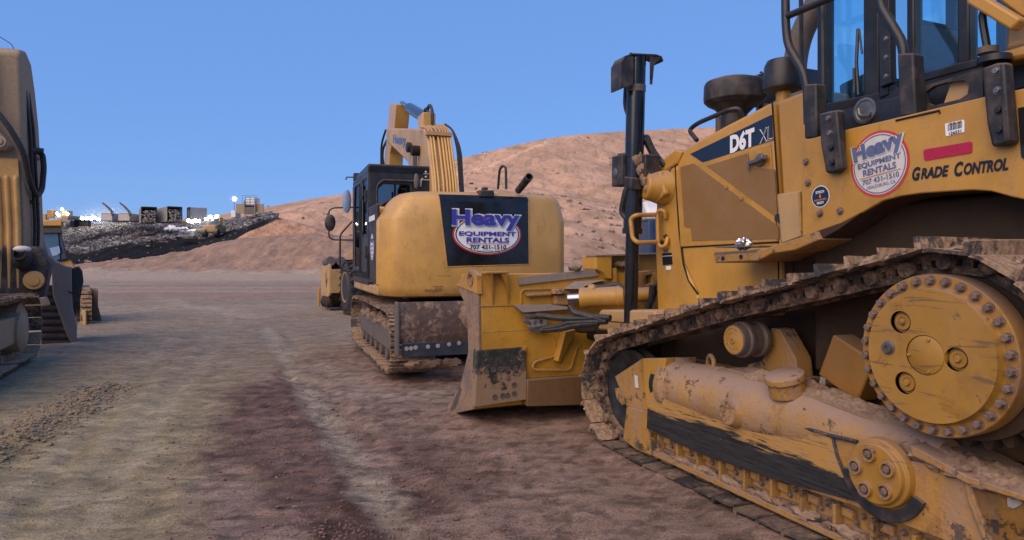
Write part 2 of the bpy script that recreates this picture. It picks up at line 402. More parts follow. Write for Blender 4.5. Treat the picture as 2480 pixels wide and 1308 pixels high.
def soil(name, scales, var=.35, bump=.5, dist=.05, stretch=None, crust=0):
    s = NT(name); a = s.t.nodes.new('ShaderNodeVertexColor'); a.layer_name = 'soil'
    n1 = s.noise(scales[0], 9, stretch, rough=.65); n2 = s.noise(scales[1], 8, rough=.7); n3 = s.noise(scales[2], 6, rough=.7)
    f = s.math('ADD', s.math('MULTIPLY', n1, .45), s.math('ADD', s.math('MULTIPLY', n2, .35), s.math('MULTIPLY', n3, .2)))
    k = s.ramp(f, .36, .64, 1 - var, 1 + var)
    if crust:
        n4 = s.noise(crust, 8, (.45, 1.9, 1), rough=.72); n5 = s.noise(crust * 14, 5, rough=.75)
        k = s.math('MULTIPLY', k, s.math('MULTIPLY', s.ramp(n4, .36, .60, .80, 1.10), s.ramp(n5, .32, .68, .62, 1.32)))
        f = s.math('ADD', f, s.math('MULTIPLY', n4, .55))
    cb = s.t.nodes.new('ShaderNodeCombineColor')
    for i in range(3): s.put(cb.inputs[i], k)
    c = s.mix(1.0, a.outputs[0], cb.outputs[0], 'MULTIPLY')
    s.bump(f, bump, dist); return s.out(c, .95, 0, .2)
def lerp3(c, m, k): return c * (1 - m[..., None]) + np.array(k) * m[..., None]
GEN = np.random.default_rng(5)
# near ground -------------------------------------------------------
ys = np.concatenate([np.linspace(-14, 1.4, 12), 1.5 * 1.0105 ** np.arange(0, 425)])
us = np.linspace(-1, 1, 560); us = np.sign(us) * np.abs(us) ** 1.15
Yg, Ug = np.meshgrid(ys, us, indexing='ij'); Xg = Ug * (np.abs(Yg) * 1.15 + 9)
def ground_z(X, Y):
    nearf = 1 / (1 + np.maximum(Y - 30, 0) * .0)
    z = (fbm(X * .35, Y * .35, 3, 3) - .5) * .10 + (fbm(X * 2.3, Y * 3.4, 4, 11, .6) - .5) * .034 + (np.maximum(fbm(X * 5.5, Y * 8.5, 4, 21, .65), .52) - .52) * (.035 + .085 * smooth(.4 - X, -.8, .8))
    p1 = [ground_pt(*p) for p in [(-150, 1160), (60, 1060), (150, 1000), (265, 940)]]      # windrow of clods pushed up by a grader
    d = seg_dist(X, Y, p1); z = z + np.exp(-(d / .16) ** 2) * (.02 + .07 * fbm(X * 6, Y * 6, 3, 5))
    for path, w, dep in RUTS:
        d = seg_dist(X, Y, path); z = z - np.exp(-(d / w) ** 2) * dep * (.6 + .8 * fbm(X * 3, Y * 3, 2, 9)) + np.exp(-((d - w * 1.7) / (w * .6)) ** 2) * dep * .5 * fbm(X * 7, Y * 7, 3, 4)
    for path, w, pitch in TREADS:                                # grouser prints left by crawler tracks
        d, al = seg_along(X, Y, path); z = z - (1 - smooth(d, w * .85, w)) * (.012 + .014 * np.maximum(0, np.sin(al * 2 * math.pi / pitch)) ** .5) * smooth(fbm(X * 1.1, Y * 1.1, 3, 55), .38, .58)
    z = z + smooth(Y, 40, 90) * (.35 + .5 * (fbm(X * .12, Y * .12, 4, 57) - .4))
    for path in PUSHED:                                           # soil squeezed up beside the parked tracks
        d = seg_dist(X, Y, path); z = z + np.exp(-(d / .07) ** 2) * (.012 + .06 * np.maximum(0, fbm(X * 7, Y * 7, 4, 63) - .36))
    z = z + smooth(Y, 64, 76) * (1 - smooth(Y, 84, 94)) * np.maximum(0, fbm(X * .22, Y * .22, 4, 67) - .5) * 3.2
    z = z + smooth(Y, 7, 11) * .06 * smooth(X, -3, -1.0)
    return z
gp = ground_pt
RUTS = [([gp(*p) for p in [(690, 905), (800, 1040), (900, 1190), (990, 1330)]], .12, .035), ([gp(*p) for p in [(640, 800), (690, 870), (720, 930)]], .14, .02),
        ([gp(*p) for p in [(690, 800), (730, 870)]], .12, .02), ([gp(*p) for p in [(470, 800), (330, 930), (200, 1080), (60, 1300)]], .16, .025),
        ([gp(*p) for p in [(560, 790), (450, 900), (330, 1050), (150, 1330)]], .14, .02), ([gp(*p) for p in [(760, 930), (930, 1120), (1130, 1330)]], .14, .03)]
TREADS = [([gp(*p) for p in [(420, 790), (260, 930), (90, 1120), (-150, 1400)]], .26, .20), ([gp(*p) for p in [(600, 770), (520, 880), (400, 1060), (220, 1400)]], .26, .20),
          ([gp(*p) for p in [(700, 800), (790, 960), (900, 1120), (1080, 1400)]], .2, .17), ([gp(*p) for p in [(1040, 1000), (1180, 1120), (1420, 1400)]], .24, .2), ([gp(*p) for p in [(760, 760), (640, 800), (480, 830), (250, 850)]], .4, .3)]
PUSHED = [[(3.054 - .397 * x - .918 * y, 3.58 + .918 * x - .397 * y) for x, y in ((-1.6, 1.27), (2.75, 1.27), (3.1, 1.1))], [(-1.14 - .334 * x - .943 * y, 11.4 + .943 * x - .334 * y) for x, y in ((2.2, 1.36), (-2.3, 1.36), (-2.45, .7))]]
Zg = ground_z(Xg, Yg) * np.where(Yg > 60, .6, 1)
wob = (fbm(Xg * 1.2, Yg * 1.2, 5, 31) - .5)
col = np.zeros(Xg.shape + (3,)); col[:] = (.285, .222, .148)
px_ = 1240 + FPX * Xg / np.maximum(Yg, .3)
# olive crust on the left, red clay on the right: boundary follows the graded edge on the ground
bx, by = zip(*[gp(*p) for p in [(380, 1400), (420, 1290), (440, 1180), (545, 1080), (565, 1000), (600, 935), (700, 880), (880, 830), (1000, 780)]])
edge = np.interp(Yg, by, bx); side = Xg - edge + wob * .55
red = smooth(side, -.28, .28)
red_s = smooth(side, -.9, .3) * .4
col = lerp3(col, smooth(fbm(Xg * .5, Yg * .5, 4, 41), .35, .65) * .6, (.305, .232, .128))
col = lerp3(col, smooth(Yg, 7, 12), (.28, .205, .15))
col = lerp3(col, np.maximum(red, red_s) * (1 - smooth(Yg, 10, 16) * .5), (.255, .166, .132))
def stain(poly, w, c, amt, ns=1.6):
    global col
    d = seg_dist(Xg, Yg, [gp(*p) for p in poly]) + (fbm(Xg * ns, Yg * ns, 5, len(poly) + int(w * 100)) - .5) * w * 1.6
    k_ = (1 - smooth(d, w * .35, w * 1.2)) * (.45 + 1.1 * smooth(fbm(Xg * 6, Yg * 9, 4, 137, .6), .34, .62)); col = lerp3(col, np.clip(k_, 0, 1) * amt, c)
stain([(640, 945), (650, 1050), (690, 1150), (760, 1220)], .50, (.130, .070, .056), .85)
stain([(1010, 1090), (1090, 1140), (1080, 1190)], .34, (.105, .056, .043), .9)
stain([(870, 1260), (900, 1330), (980, 1340)], .32, (.09, .045, .034), .9)
stain([(780, 1040), (900, 1080)], .30, (.17, .095, .075), .6)
stain([(740, 890), (900, 960), (1060, 960)], .45, (.33, .25, .20), .6)
stain([(700, 900), (810, 1040), (900, 1180), (950, 1240)], .16, (.345, .27, .215), .8, 3)
stain([(645, 800), (700, 870)], .22, (.35, .28, .225), .8, 3)
stain([(1000, 1000), (1200, 1100), (1400, 1250)], .6, (.28, .18, .14), .6)
stain([(120, 1010), (0, 1090)], .3, (.225, .165, .085), .6, 4)
stain([(180, 1240), (300, 1180)], .9, (.31, .24, .145), .5)
for ln in ([(640, 790), (700, 880), (830, 1060), (980, 1300)], [(450, 800), (330, 900), (150, 1080), (-60, 1300)], [(520, 800), (420, 900), (260, 1080), (90, 1320)], [(560, 770), (500, 860), (380, 1020), (200, 1320)]): stain(ln, .13, (.345, .27, .20), .55, 4)
for ln in ([(250, 705), (370, 708), (400, 720), (440, 742), (620, 770)], [(200, 735), (360, 730), (560, 715), (760, 700)], [(260, 690), (500, 684), (780, 678)], [(300, 760), (480, 745), (560, 752)]): stain(ln, .5, (.40, .30, .22), .6, .8)
band = smooth(Yg, 24, 32) * (1 - smooth(Yg, 42, 50)); col = lerp3(col, band * smooth(fbm(Xg * .25, Yg * .12, 4, 61), .3, .6) * .7, (.31, .185, .14))
col = lerp3(col, smooth(Yg, 44, 56) * (1 - smooth(Yg, 72, 90) * .4), (.42, .30, .22))
col = lerp3(col, smooth(fbm(Xg * .06, Yg * .35, 4, 71), .52, .62) * smooth(Yg, 12, 30) * .5, (.41, .30, .225))
crumb = fbm(Xg * 9, Yg * 13, 4, 131, .62); nearm = 1 - smooth(Yg, 9, 20)
col = col * (1 - (smooth(crumb, .52, .64) * (.20 + .25 * red) * nearm)[..., None]) * np.array((1.0, 1.03, .96))
gr = sheet('ground', Xg, Yg, Zg, col, soil('compacted_soil', (2.2, 11, 60), .30, 1.0, .035, (.55, 1.5, 1), 5.0))
tag(gr, None, None, None, 'structure')
# land beyond the frame out to the horizon
fx, fy = np.meshgrid(np.linspace(-900, 900, 40), np.linspace(-300, 1200, 40))
far = sheet('terrain', fx, fy, np.full(fx.shape, -1.2), np.full(fx.shape + (3,), .2) * np.array((1.5, .95, .6)), soil('far_soil', (.05, .3, 1.5)))
tag(far, None, None, None, 'structure')
# hill ---------------------------------------------------------------
def ramp_line(pts): a, b = zip(*pts); return lambda v: np.interp(v, a, b)
CREST = ramp_line([(-700, 575), (0, 550), (300, 538), (500, 526), (650, 500), (760, 481), (850, 467), (980, 425), (1100, 387), (1200, 363), (1300, 340), (1380, 328), (1490, 319), (1700, 309), (2000, 300), (2600, 330), (3400, 420), (4200, 560)])
pxs = np.concatenate([np.linspace(-700, 580, 80), np.linspace(585, 1760, 760), np.linspace(1780, 4200, 90)]); ss = np.concatenate([np.linspace(0, 1, 260), np.linspace(1.01, 1.8, 20)])
Sg, Pg = np.meshgrid(ss, pxs, indexing='ij')
Yh = 112 + 130 * Sg + 10 * np.sin(Pg * .004); Xh = (Pg - 1240) / FPX * Yh
base = 657 + 0 * Pg; prof = np.where(Sg < 1, np.minimum(Sg, 1) ** .82, 1 - (Sg - 1) * .9)
rowy = base + (CREST(Pg) - base) * prof
gul = fbm(Xh * .03 + Yh * .02, Yh * .016, 4, 81) - .5
Zh = EYE + (HOR - rowy) / FPX * Yh + gul * 8 * np.sin(np.clip(Sg, 0, 1) * math.pi) + (fbm(Xh * .12 + Yh * .1, Yh * .05, 5, 91) - .5) * 1.6 * np.clip(Sg * 6, 0, 1) * np.clip((1.03 - Sg) * 6, .15, 1) + (fbm(Xh * .5, Yh * .22, 4, 95, .6) - .5) * .55 * np.clip(Sg * 6, 0, 1) * np.clip((1.02 - Sg) * 8, .1, 1) - np.maximum(0, .5 - np.abs(fbm(Xh * .09 + Yh * .05, Yh * .02, 3, 97) - .5) * 9) * .7 * np.sin(np.clip(Sg, 0, 1) * math.pi)
ch = np.zeros(Xh.shape + (3,)); ch[:] = (.55, .335, .21)
mott = fbm(Xh * .05 + Yh * .03, Yh * .025, 5, 101)
ch = lerp3(ch, smooth(mott, .45, .68) * .8, (.46, .285, .185)); ch = lerp3(ch, smooth(mott, .5, .25) * .4, (.54, .32, .205))
ch = lerp3(ch, smooth(fbm(Xh * .25 + Yh * .2, Yh * .08, 5, 111), .55, .7) * .5, (.30, .195, .115))
ch = lerp3(ch, smooth(rowy, 560, 640) * .6, (.36, .22, .14))
rd = np.abs(rowy - ramp_line([(1000, 470), (1090, 427), (1180, 400), (1310, 352), (1340, 330)])(Pg)); ch = lerp3(ch, (1 - smooth(rd, 1.5, 4.5)) * (Pg < 1330) * (Pg > 1000) * .8, (.68, .42, .27))
rd = np.abs(rowy - ramp_line([(1330, 470), (1500, 440), (1700, 420)])(Pg)); ch = lerp3(ch, (1 - smooth(rd, 1, 8)) * (Pg > 1330) * .5, (.24, .16, .10))
cut = np.exp(-((rowy - ramp_line([(1150, 600), (1370, 545), (1500, 520), (1700, 500)])(Pg)) / 9) ** 2) * (Pg > 1150); ch = lerp3(ch, cut * .55, (.30, .19, .12))
ch = lerp3(ch, smooth(fbm(Xh * .9, Yh * .35, 4, 121), .60, .70) * .45, (.22, .17, .11))
hl = sheet('hill', Xh, Yh, Zh, ch, soil('dry_hillside', (.12, .9, 5), .26, .9, .6, (1, .55, 1)))
tag(hl, None, None, None, 'structure')
sv = []; sf = []; rs = random.Random(31)
for _ in range(420):
    i, j = rs.randrange(8, 262), rs.randrange(90, 820)
    if rs.random() > .25 and Sg[i, j] > .45: continue
    x, y, z = Xh[i, j], Yh[i, j], Zh[i, j]
    for _k in range(5):
        s_ = rs.uniform(.12, .42); o_ = len(sv); ox, oy = rs.gauss(0, .5), rs.gauss(0, .5)
        for vx, vy, vz in ((-1, -1, 0), (1, -.8, 0), (.9, 1, 0), (-1, .9, 0), (0, 0, 1.4)): sv.append((x + ox + vx * s_, y + oy + vy * s_, z - .08 + vz * s_ * rs.uniform(.7, 1.2)))
        sf += [(o_, o_ + 1, o_ + 4), (o_ + 1, o_ + 2, o_ + 4), (o_ + 2, o_ + 3, o_ + 4), (o_ + 3, o_, o_ + 4)]
me_ = bpy.data.meshes.new('scrub'); me_.from_pydata(sv, [], sf); me_.materials.append(plain('dry_scrub', (.16, .125, .075), .9, 0, .4, .6, 0)); sb_ = bpy.data.objects.new('scrub', me_); C.objects.link(sb_); tag(sb_, 'sparse dry scrub and rocks dotted over the bare hillside', None, None, 'stuff')
# berm in front of the landfill ---------------------------------------
BERM = ramp_line([(-900, 655), (100, 650), (183, 641), (225, 638), (266, 631), (338, 627), (441, 609), (500, 596), (539, 586), (590, 576), (640, 571), (760, 566), (900, 578), (1100, 606), (1300, 628), (1420, 640), (1600, 650), (2400, 655)])
pb = np.linspace(-900, 2400, 700); sb = np.linspace(0, 1.7, 60); Sb, Pb = np.meshgrid(sb, pb, indexing='ij')
Yb = 80 + 22 * Sb + 3 * (fbm(Pb * .01, Sb, 3, 7) - .5); Xb = (Pb - 1240) / FPX * Yb
rb = 661 + (BERM(Pb) - 661) * np.where(Sb < 1, np.sin(np.minimum(Sb, 1) * math.pi / 2) ** 1.25, 1 - (Sb - 1) ** 2 * .7)
Zb = EYE + (HOR - rb) / FPX * Yb + (fbm(Xb * .5, Yb * .3, 5, 13, .6) - .5) * .9 * np.clip(Sb * 4, 0, 1) + (np.abs(fbm(Xb * .8, Yb * .1, 3, 17) - .5)) * -.8 * np.clip(Sb * 3, 0, 1)
cbm = np.zeros(Xb.shape + (3,)); cbm[:] = (.36, .225, .150)
cbm = lerp3(cbm, smooth(Pb, 600, 760) * .6, (.42, .25, .15)); cbm = lerp3(cbm, smooth(fbm(Xb * .3, Yb * .3, 4, 19), .5, .7) * .6, (.29, .19, .13))
cbm = lerp3(cbm, (1 - smooth(Pb, 150, 340)) * smooth(Sb, .3, .9) * .6, (.40, .20, .14))
bm_ = sheet('berm', Xb, Yb, Zb, cbm, soil('loose_bank', (.5, 3, 12), .35, 1.0, .25, (1.6, .6, .8)))
tag(bm_, None, None, None, 'structure')
# landfill face: dark cover soil with refuse spread over it ------------------
TOP = ramp_line([(-500, 560), (0, 552), (130, 552), (180, 552), (230, 546), (300, 537), (340, 531), (420, 538), (500, 546), (540, 540), (580, 534), (610, 528), (640, 521), (655, 519), (671, 526), (690, 531), (760, 551), (860, 590)])
TRASH_LOW = ramp_line([(-500, 620), (100, 612), (160, 604), (185, 612), (240, 606), (310, 592), (400, 580), (500, 572), (560, 560), (600, 546), (640, 533), (671, 528), (690, 531), (760, 551), (860, 590)])
LOW = ramp_line([(-500, 665), (100, 660), (266, 645), (441, 622), (539, 592), (609, 553), (671, 530), (690, 532), (760, 552), (860, 591)])
pt = np.linspace(-500, 860, 400); st = np.concatenate([np.linspace(-1, -.05, 20), np.linspace(0, 1, 90)]); St, Pt = np.meshgrid(st, pt, indexing='ij')
def face_depth(p, t): return 108 + 48 * np.clip(t, 0, 2) + 4 * np.clip(t, -1, 0) + 0.0 * p
Yt = face_depth(Pt, St); rt = np.where(St >= 0, LOW(Pt) + (TOP(Pt) - LOW(Pt)) * St, LOW(Pt) - (np.maximum(LOW(Pt), 640) - LOW(Pt) + 8) * St)
Xt = (Pt - 1240) / FPX * Yt
Zt = EYE + (HOR - rt) / FPX * Yt + (fbm(Xt * .35, Yt * .35, 5, 23, .6) - .5) * 1.3 * np.clip((690 - Pt) / 60, 0.25, 1) * np.where(St < 0, .5, 1)
# roll the top and the right-hand end over backwards so the bank is a mound
back = np.linspace(0, 1, 14)[1:]
Yt = np.concatenate([Yt, Yt[-1:] + 60 * back[:, None]], 0); Zt = np.concatenate([Zt, Zt[-1:] - .6 * back[:, None] ** 2], 0)
Xt = np.concatenate([Xt, np.repeat((Pt[-1:] - 1240) / FPX, 13, 0) * Yt[-13:]], 0)
rl = np.concatenate([rt, np.repeat(rt[-1:], 13, 0)], 0); pl = np.concatenate([Pt, np.repeat(Pt[-1:], 13, 0)], 0)
isb = smooth(rl - TRASH_LOW(pl) + (fbm(Xt * .5, Yt * .5, 4, 29) - .5) * 14, -3, 3)
bandd = np.exp(-((rl - ramp_line([(160, 596), (220, 584), (268, 570), (330, 574), (400, 570)])(pl)) / 5.0) ** 2) * (pl > 165) * (pl < 380)
isb = np.maximum(isb, bandd)
ct = np.zeros(Xt.shape + (3,)); ct[:] = (.16, .125, .11); ct = lerp3(ct, isb, (.006, .005, .005)); ct = lerp3(ct, (1 - smooth(pl, 130, 230)) * (1 - isb), (.12, .09, .075))
slope = np.concatenate([(St < -.01) * 1.0, np.zeros((13, St.shape[1]))], 0); slope = np.maximum(slope * smooth(pl, 380, 500), smooth(pl, 676, 690))
ct = lerp3(ct, slope, (.42, .25, .165))
fc = sheet('landfill_bank', Xt, Yt, Zt, ct, soil('cover_soil', (.6, 3, 9), .5, 1, .3))
tag(fc, None, None, None, 'structure')
# refuse pieces
def junk(name, n, region, seed):
    r = random.Random(seed); V = []; F = []; mi = []
    for k in range(n):
        p, row = region(r)
        t = min(1.12, max(0, (row - LOW(p)) / (TOP(p) - LOW(p)))); Y = face_depth(p, t); X = (p - 1240) / FPX * Y; Z = EYE + (HOR - row) / FPX * Y
        s = r.uniform(.07, .21) * (2.4 if r.random() < .06 else 1)
        ax = Vector((r.gauss(0, 1), r.gauss(0, 1), r.gauss(0, .6))).normalized(); u, v, d = orth(ax); o = len(V); cpt = Vector((X, Y, Z + r.uniform(-.1, .35)))
        a, b, c = u * s * r.uniform(.5, 1.6), v * s * r.uniform(.3, .9), d * s * r.uniform(.05, .5)
        vs = [cpt + i * a + j * b + l * c for l in (-1, 1) for i, j in ((-1, -1), (1, -1), (1, 1), (-1, 1))]
        vs = [w + Vector((r.gauss(0, s * .18), r.gauss(0, s * .18), r.gauss(0, s * .18))) for w in vs]
        V += vs; F += [[o + i for i in q] for q in [(0, 3, 2, 1), (4, 5, 6, 7), (0, 1, 5, 4), (1, 2, 6, 5), (2, 3, 7, 6), (3, 0, 4, 7)]]
        m = r.choices(range(6), (30, 30, 18, 12, 2, 8))[0]; mi += [m] * 6
    me = bpy.data.meshes.new(name); me.from_pydata([tuple(v) for v in V], [], F); me.update()
    for cl in ((.22, .205, .19), (.13, .118, .108), (.36, .335, .31), (.19, .13, .085), (.07, .11, .26), (.03, .027, .025)): me.materials.append(plain('refuse', cl, .7, 0, .15, .8, 0))
    me.polygons.foreach_set('material_index', mi); o = bpy.data.objects.new(name, me); C.objects.link(o); return o
def reg_main(r):
    while True:
        p = r.uniform(120, 672); row = r.uniform(TOP(p) - 2, TRASH_LOW(p))
        bl = math.exp(-((row - np.interp(p, (160, 220, 268, 330, 400), (596, 584, 570, 574, 570))) / 5.0) ** 2) if 165 < p < 380 else 0
        if r.random() > bl * 1.1 and r.random() < .35 + .65 * min(1, max(0, (p - 120) / 150)): return p, row
ref = junk('refuse', 24000, reg_main, 3); tag(ref, 'grey mixed refuse strewn down the landfill face', 'refuse', None, 'stuff')
def reg_dark(r):
    p = r.uniform(180, 640); return p, r.uniform(TRASH_LOW(p), LOW(p) - 2)
rd_ = junk('scattered_litter', 90, reg_dark, 8); tag(rd_, 'few pale scraps of litter on the black cover soil', 'litter', None, 'stuff')
# clods and stones on the yard ---------------------------------------------
def clods():
    r = random.Random(12); V = []; F = []; mi = []
    ico = [(0, 0, 1), (.89, 0, .45), (.28, .85, .45), (-.72, .53, .45), (-.72, -.53, .45), (.28, -.85, .45), (.72, .53, -.45), (-.28, .85, -.45), (-.89, 0, -.45), (-.28, -.85, -.45), (.72, -.53, -.45), (0, 0, -1)]
    tri = [(0, 1, 2), (0, 2, 3), (0, 3, 4), (0, 4, 5), (0, 5, 1), (1, 6, 2), (2, 7, 3), (3, 8, 4), (4, 9, 5), (5, 10, 1), (6, 7, 2), (7, 8, 3), (8, 9, 4), (9, 10, 5), (10, 6, 1), (11, 7, 6), (11, 8, 7), (11, 9, 8), (11, 10, 9), (11, 6, 10)]
    P = []
    for _ in range(2600):                                     # along the windrow
        t = r.random() ** .8; a = [(-150, 1160), (60, 1060), (150, 1000), (265, 940)]; k = min(2, int(t * 3)); f = t * 3 - k
        q = gp(a[k][0] + (a[k + 1][0] - a[k][0]) * f, a[k][1] + (a[k + 1][1] - a[k][1]) * f); P.append((q[0] + r.gauss(0, .17), q[1] + r.gauss(0, .17), r.uniform(.006, .020) * (1.7 if r.random() < .1 else 1), 0))
    for (cx, cy, sx, sy, n, m) in [(650, 1050, .5, .9, 900, 1), (1070, 1150, .35, .25, 300, 1), (930, 1300, .5, .25, 700, 1), (800, 1080, .8, .7, 300, 1), (1100, 1030, 1.2, 1.2, 90, 1), (1300, 1200, .9, .7, 80, 1), (250, 1200, 1.4, .8, 200, 0), (300, 900, 2.2, 2.2, 200, 0), (820, 850, 2.5, 2.5, 260, 1), (1560, 1280, .5, .4, 200, 1), (500, 740, 6, 5, 500, 0)]:
        q = gp(cx, cy)
        for _ in range(n): P.append((q[0] + r.gauss(0, sx), q[1] + r.gauss(0, sy), r.uniform(.004, .0105) * (1.9 if r.random() < .05 else 1) * (1.5 if cy < 800 else 1), m))
    arr = np.array([(p[0], p[1]) for p in P]); zz = ground_z(arr[:, 0], arr[:, 1])
    for (x, y, s, m), z in zip(P, zz):
        if y < 1.6: continue
        o = len(V); sx, sy, sz = s * r.uniform(.7, 1.5), s * r.uniform(.7, 1.3), s * r.uniform(.45, .9); a = r.uniform(0, 6.3)
        for v in ico:
            k = r.uniform(.7, 1.25); vx, vy = v[0] * sx * k, v[1] * sy * k
            V.append((x + vx * math.cos(a) - vy * math.sin(a), y + vx * math.sin(a) + vy * math.cos(a), z + sz * .25 + v[2] * sz * k))
        F += [[i + o for i in t] for t in tri]; mi += [m] * 20
    me = bpy.data.meshes.new('loose_clods'); me.from_pydata(V, [], F); me.update()
    me.materials.append(mudmix('olive_clod', (.25, .185, .11), (.31, .23, .14), .4, .6, .95, 0, 14, .6, .2, False)); me.materials.append(mudmix('red_clod', (.19, .105, .078), (.25, .15, .11), .4, .6, .95, 0, 14, .6, .2, False))
    me.polygons.foreach_set('material_index', mi); o = bpy.data.objects.new('loose_clods', me); C.objects.link(o)
    return tag(o, 'loose clods and small stones scattered over the dirt yard', 'clods', None, 'stuff')
clods()

# ------------------------------------------------------------------ the near bulldozer
DZ = Frame(3.054, 3.580, 113.4)
S = DZ.survey
dz = thing('bulldozer', 'large yellow bulldozer parked in the right foreground with its round final drive facing the viewer', 'bulldozer', (DZ.o.x, DZ.o.y, 0), DZ.a)
def xz(pts, y): return [(p.x, p.z) for p in DZ.outline(pts, y=y)]
def yz(pts, x): return [(p.y, p.z) for p in DZ.outline(pts, x=x)]

# --- tracks
CIRC = [(0, 1.176, .442), (1.48, 1.11, .175), (2.83, .505, .405), (-.62, .505, .405)]
TR = belt(CIRC, .203)
def shoe_mesh(seed):
    r = random.Random(seed); mb = MB(); w = .28; cut = .045; h = .1015
    prof = [(-h, .052), (h * .80, .050), (h + .012, .040), (h + .012, .054), (h * .8, .066), (-h + .03, .068), (-h + .028, .118), (-h + .006, .118), (-h, .066)]
    mb.prism([(a + r.gauss(0, .002), b + r.gauss(0, .0015)) for a, b in prof], -w, w)
    for k in range(r.choice((0, 1, 2, 2))):
        mb.blob((r.uniform(-.03, .05), r.uniform(-.25, .25), .068), r.uniform(.03, .07), r.uniform(.05, .12), r.uniform(.008, .03), seed * 5 + k, .35, 7)
    return mb.mesh('track_shoe', 'shoe')
SHOES = [shoe_mesh(k) for k in range(7)]
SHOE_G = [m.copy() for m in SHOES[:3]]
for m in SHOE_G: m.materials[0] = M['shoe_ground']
def link_mesh(seed):
    mb = MB()
    for y0, y1 in ((.075, .115), (-.115, -.075)):
        out = [(-.135, -.03), (-.10, -.052), (.10, -.055), (.135, -.03), (.135, .015), (.09, .034), (.04, .052), (-.07, .052), (-.11, .03), (-.135, .012)]
        hole = lambda cx, w, hh: [(cx - w, -.018), (cx + w, -.018), (cx + w, hh), (cx, hh + .012), (cx - w, hh)]
        mb.prism(out, y0, y1, [hole(-.035, .014, .02), hole(.042, .014, .02)])
        s = 1 if y0 > 0 else -1
        for bx in (-.035, .042): mb.hexb((bx, s * .108, .036), (0, 0, -1), .016, .02)
    mb.lathe((-.1015, -.15, -.004), (0, 1, 0), [(0, .014), (0, .036), (.008, .040), (.292, .040), (.30, .036), (.30, .014)], 14)
    return mb.mesh('track_link', 'link')
LINKS = [link_mesh(0)]
chain = MB().box(-.5, 2.6, .90, .98, .40, .46).build('track_chain', 'link', dz)      # sprocket-side rail that the links share
for k, (p, q, a) in enumerate(TR):
    mx, mz = (p[0] + q[0]) / 2, (p[1] + q[1]) / 2
    if mx < -.75 and mz < .3: pass
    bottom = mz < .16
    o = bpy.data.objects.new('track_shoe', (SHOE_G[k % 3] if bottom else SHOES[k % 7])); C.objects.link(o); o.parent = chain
    o.location = (mx, .94, mz); o.rotation_euler = (rng.uniform(-.02, .02), a + rng.uniform(-.03, .03), 0)
    o = bpy.data.objects.new('track_link', LINKS[0]); C.objects.link(o); o.parent = chain; o.location = (mx, .94, mz); o.rotation_euler = (0, a, 0)
# far track: one belt
mb = MB()
for p, q, a in TR:
    mx, mz = (p[0] + q[0]) / 2, (p[1] + q[1]) / 2; t = Vector((math.cos(a), 0, -math.sin(a))); n = Vector((math.sin(a), 0, math.cos(a)))
    mb.obox(Vector((mx, -.94, mz)) + n * .06, t * .1, (0, .28, 0), n * .008); mb.obox(Vector((mx, -.94, mz)) + n * .09 - t * .085, t * .011, (0, .28, 0), n * .028)
    mb.obox((mx, -.94, mz), t * .1, (0, .11, 0), n * .045)
mb.build('far_track', 'shoe', dz)

# --- sprocket and final drive
sp = MB(); n = 27
teeth = []
for i in range(n * 4):
    a = 2 * math.pi * i / (n * 4); r_ = .435 if i % 4 in (1, 2) else .385; teeth.append((r_ * math.cos(a), 1.176 + r_ * math.sin(a)))
sp.prism(teeth, .90, .98); sp.lathe((0, .80, 1.176), (0, 1, 0), [(0, .30), (.33, .30)], 40); sp.lathe((0, .985, 1.176), (0, 1, 0), [(0, .30), (0, .39), (.045, .392)], 60)
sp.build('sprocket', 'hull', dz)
FD = (.0, 1.176)
def circ(cx, cz, r, n=40, a0=0): return [(cx + r * math.cos(2 * math.pi * i / n + a0), cz + r * math.sin(2 * math.pi * i / n + a0)) for i in range(n)]
fd = MB()
fd.lathe((0, 1.16, 1.176), (0, 1, 0), [(0, .338), (.005, .332), (.02, .326), (.040, .322)], 96, closed_ends=False)
px = [(.14, 1.326), (-.14, 1.176), (.115, 1.024)]
fd.prism(circ(0, 1.176, .3225, 96), 1.195, 1.2005, [circ(.012, 1.176, .098, 48)] + [circ(a, b, .056, 32) for a, b in px])
fdo = fd.build('final_drive', 'yellow_drive', dz, .004, 2); fdo.scale = (.962, 1, .962); fdo.location = (.052, 0, 1.176 * .038)
fl = MB(); fl.lathe((0, 1.03, 1.176), (0, 1, 0), [(0, .37), (.02, .394), (.115, .396), (.13, .392), (.131, .33)], 96, closed_ends=False); fl.build('drive_flange', 'yellow_flange', fdo, .004, 2)
cap = MB(); cap.lathe((.012, 1.170, 1.176), (0, 1, 0), [(0, .098), (.021, .098), (.021, .094), (.026, .094), (.029, .090)], 56)
for a in (105, 255, 355): cap.hexb((.012 + .080 * math.cos(R(a)), 1.196, 1.176 + .080 * math.sin(R(a))), (0, 1, 0), .0085, .014)
cap.build('hub_cover', 'yellow_drive', fdo, .0015)
for a, b in px:
    g = MB(); g.lathe((a, 1.168, b), (0, 1, 0), [(0, .056), (.004, .056), (.004, .041), (.018, .040), (.018, .026), (.014, .024)], 36); g.lathe((a, 1.186, b), (0, 1, 0), [(0, .015), (.012, .014)], 16)
    g.build('planet_pin_cover', 'yellow_drive', fdo, .001)
g = MB(); g.lathe((.205, 1.196, 1.19), (0, 1, 0), [(0, .036), (.008, .036), (.010, .028), (.024, .026), (.024, .011), (.014, .010)], 24)
g.build('oil_plug', 'steel', fdo)
g = MB(); g.lathe((.155, 1.19, 1.385 + .07), (0, 1, 0), [(0, .024), (.004, .024), (-.002, .018)], 20); g.build('bolt_hole', 'roller', fdo)
g = MB()   # raised casting marks
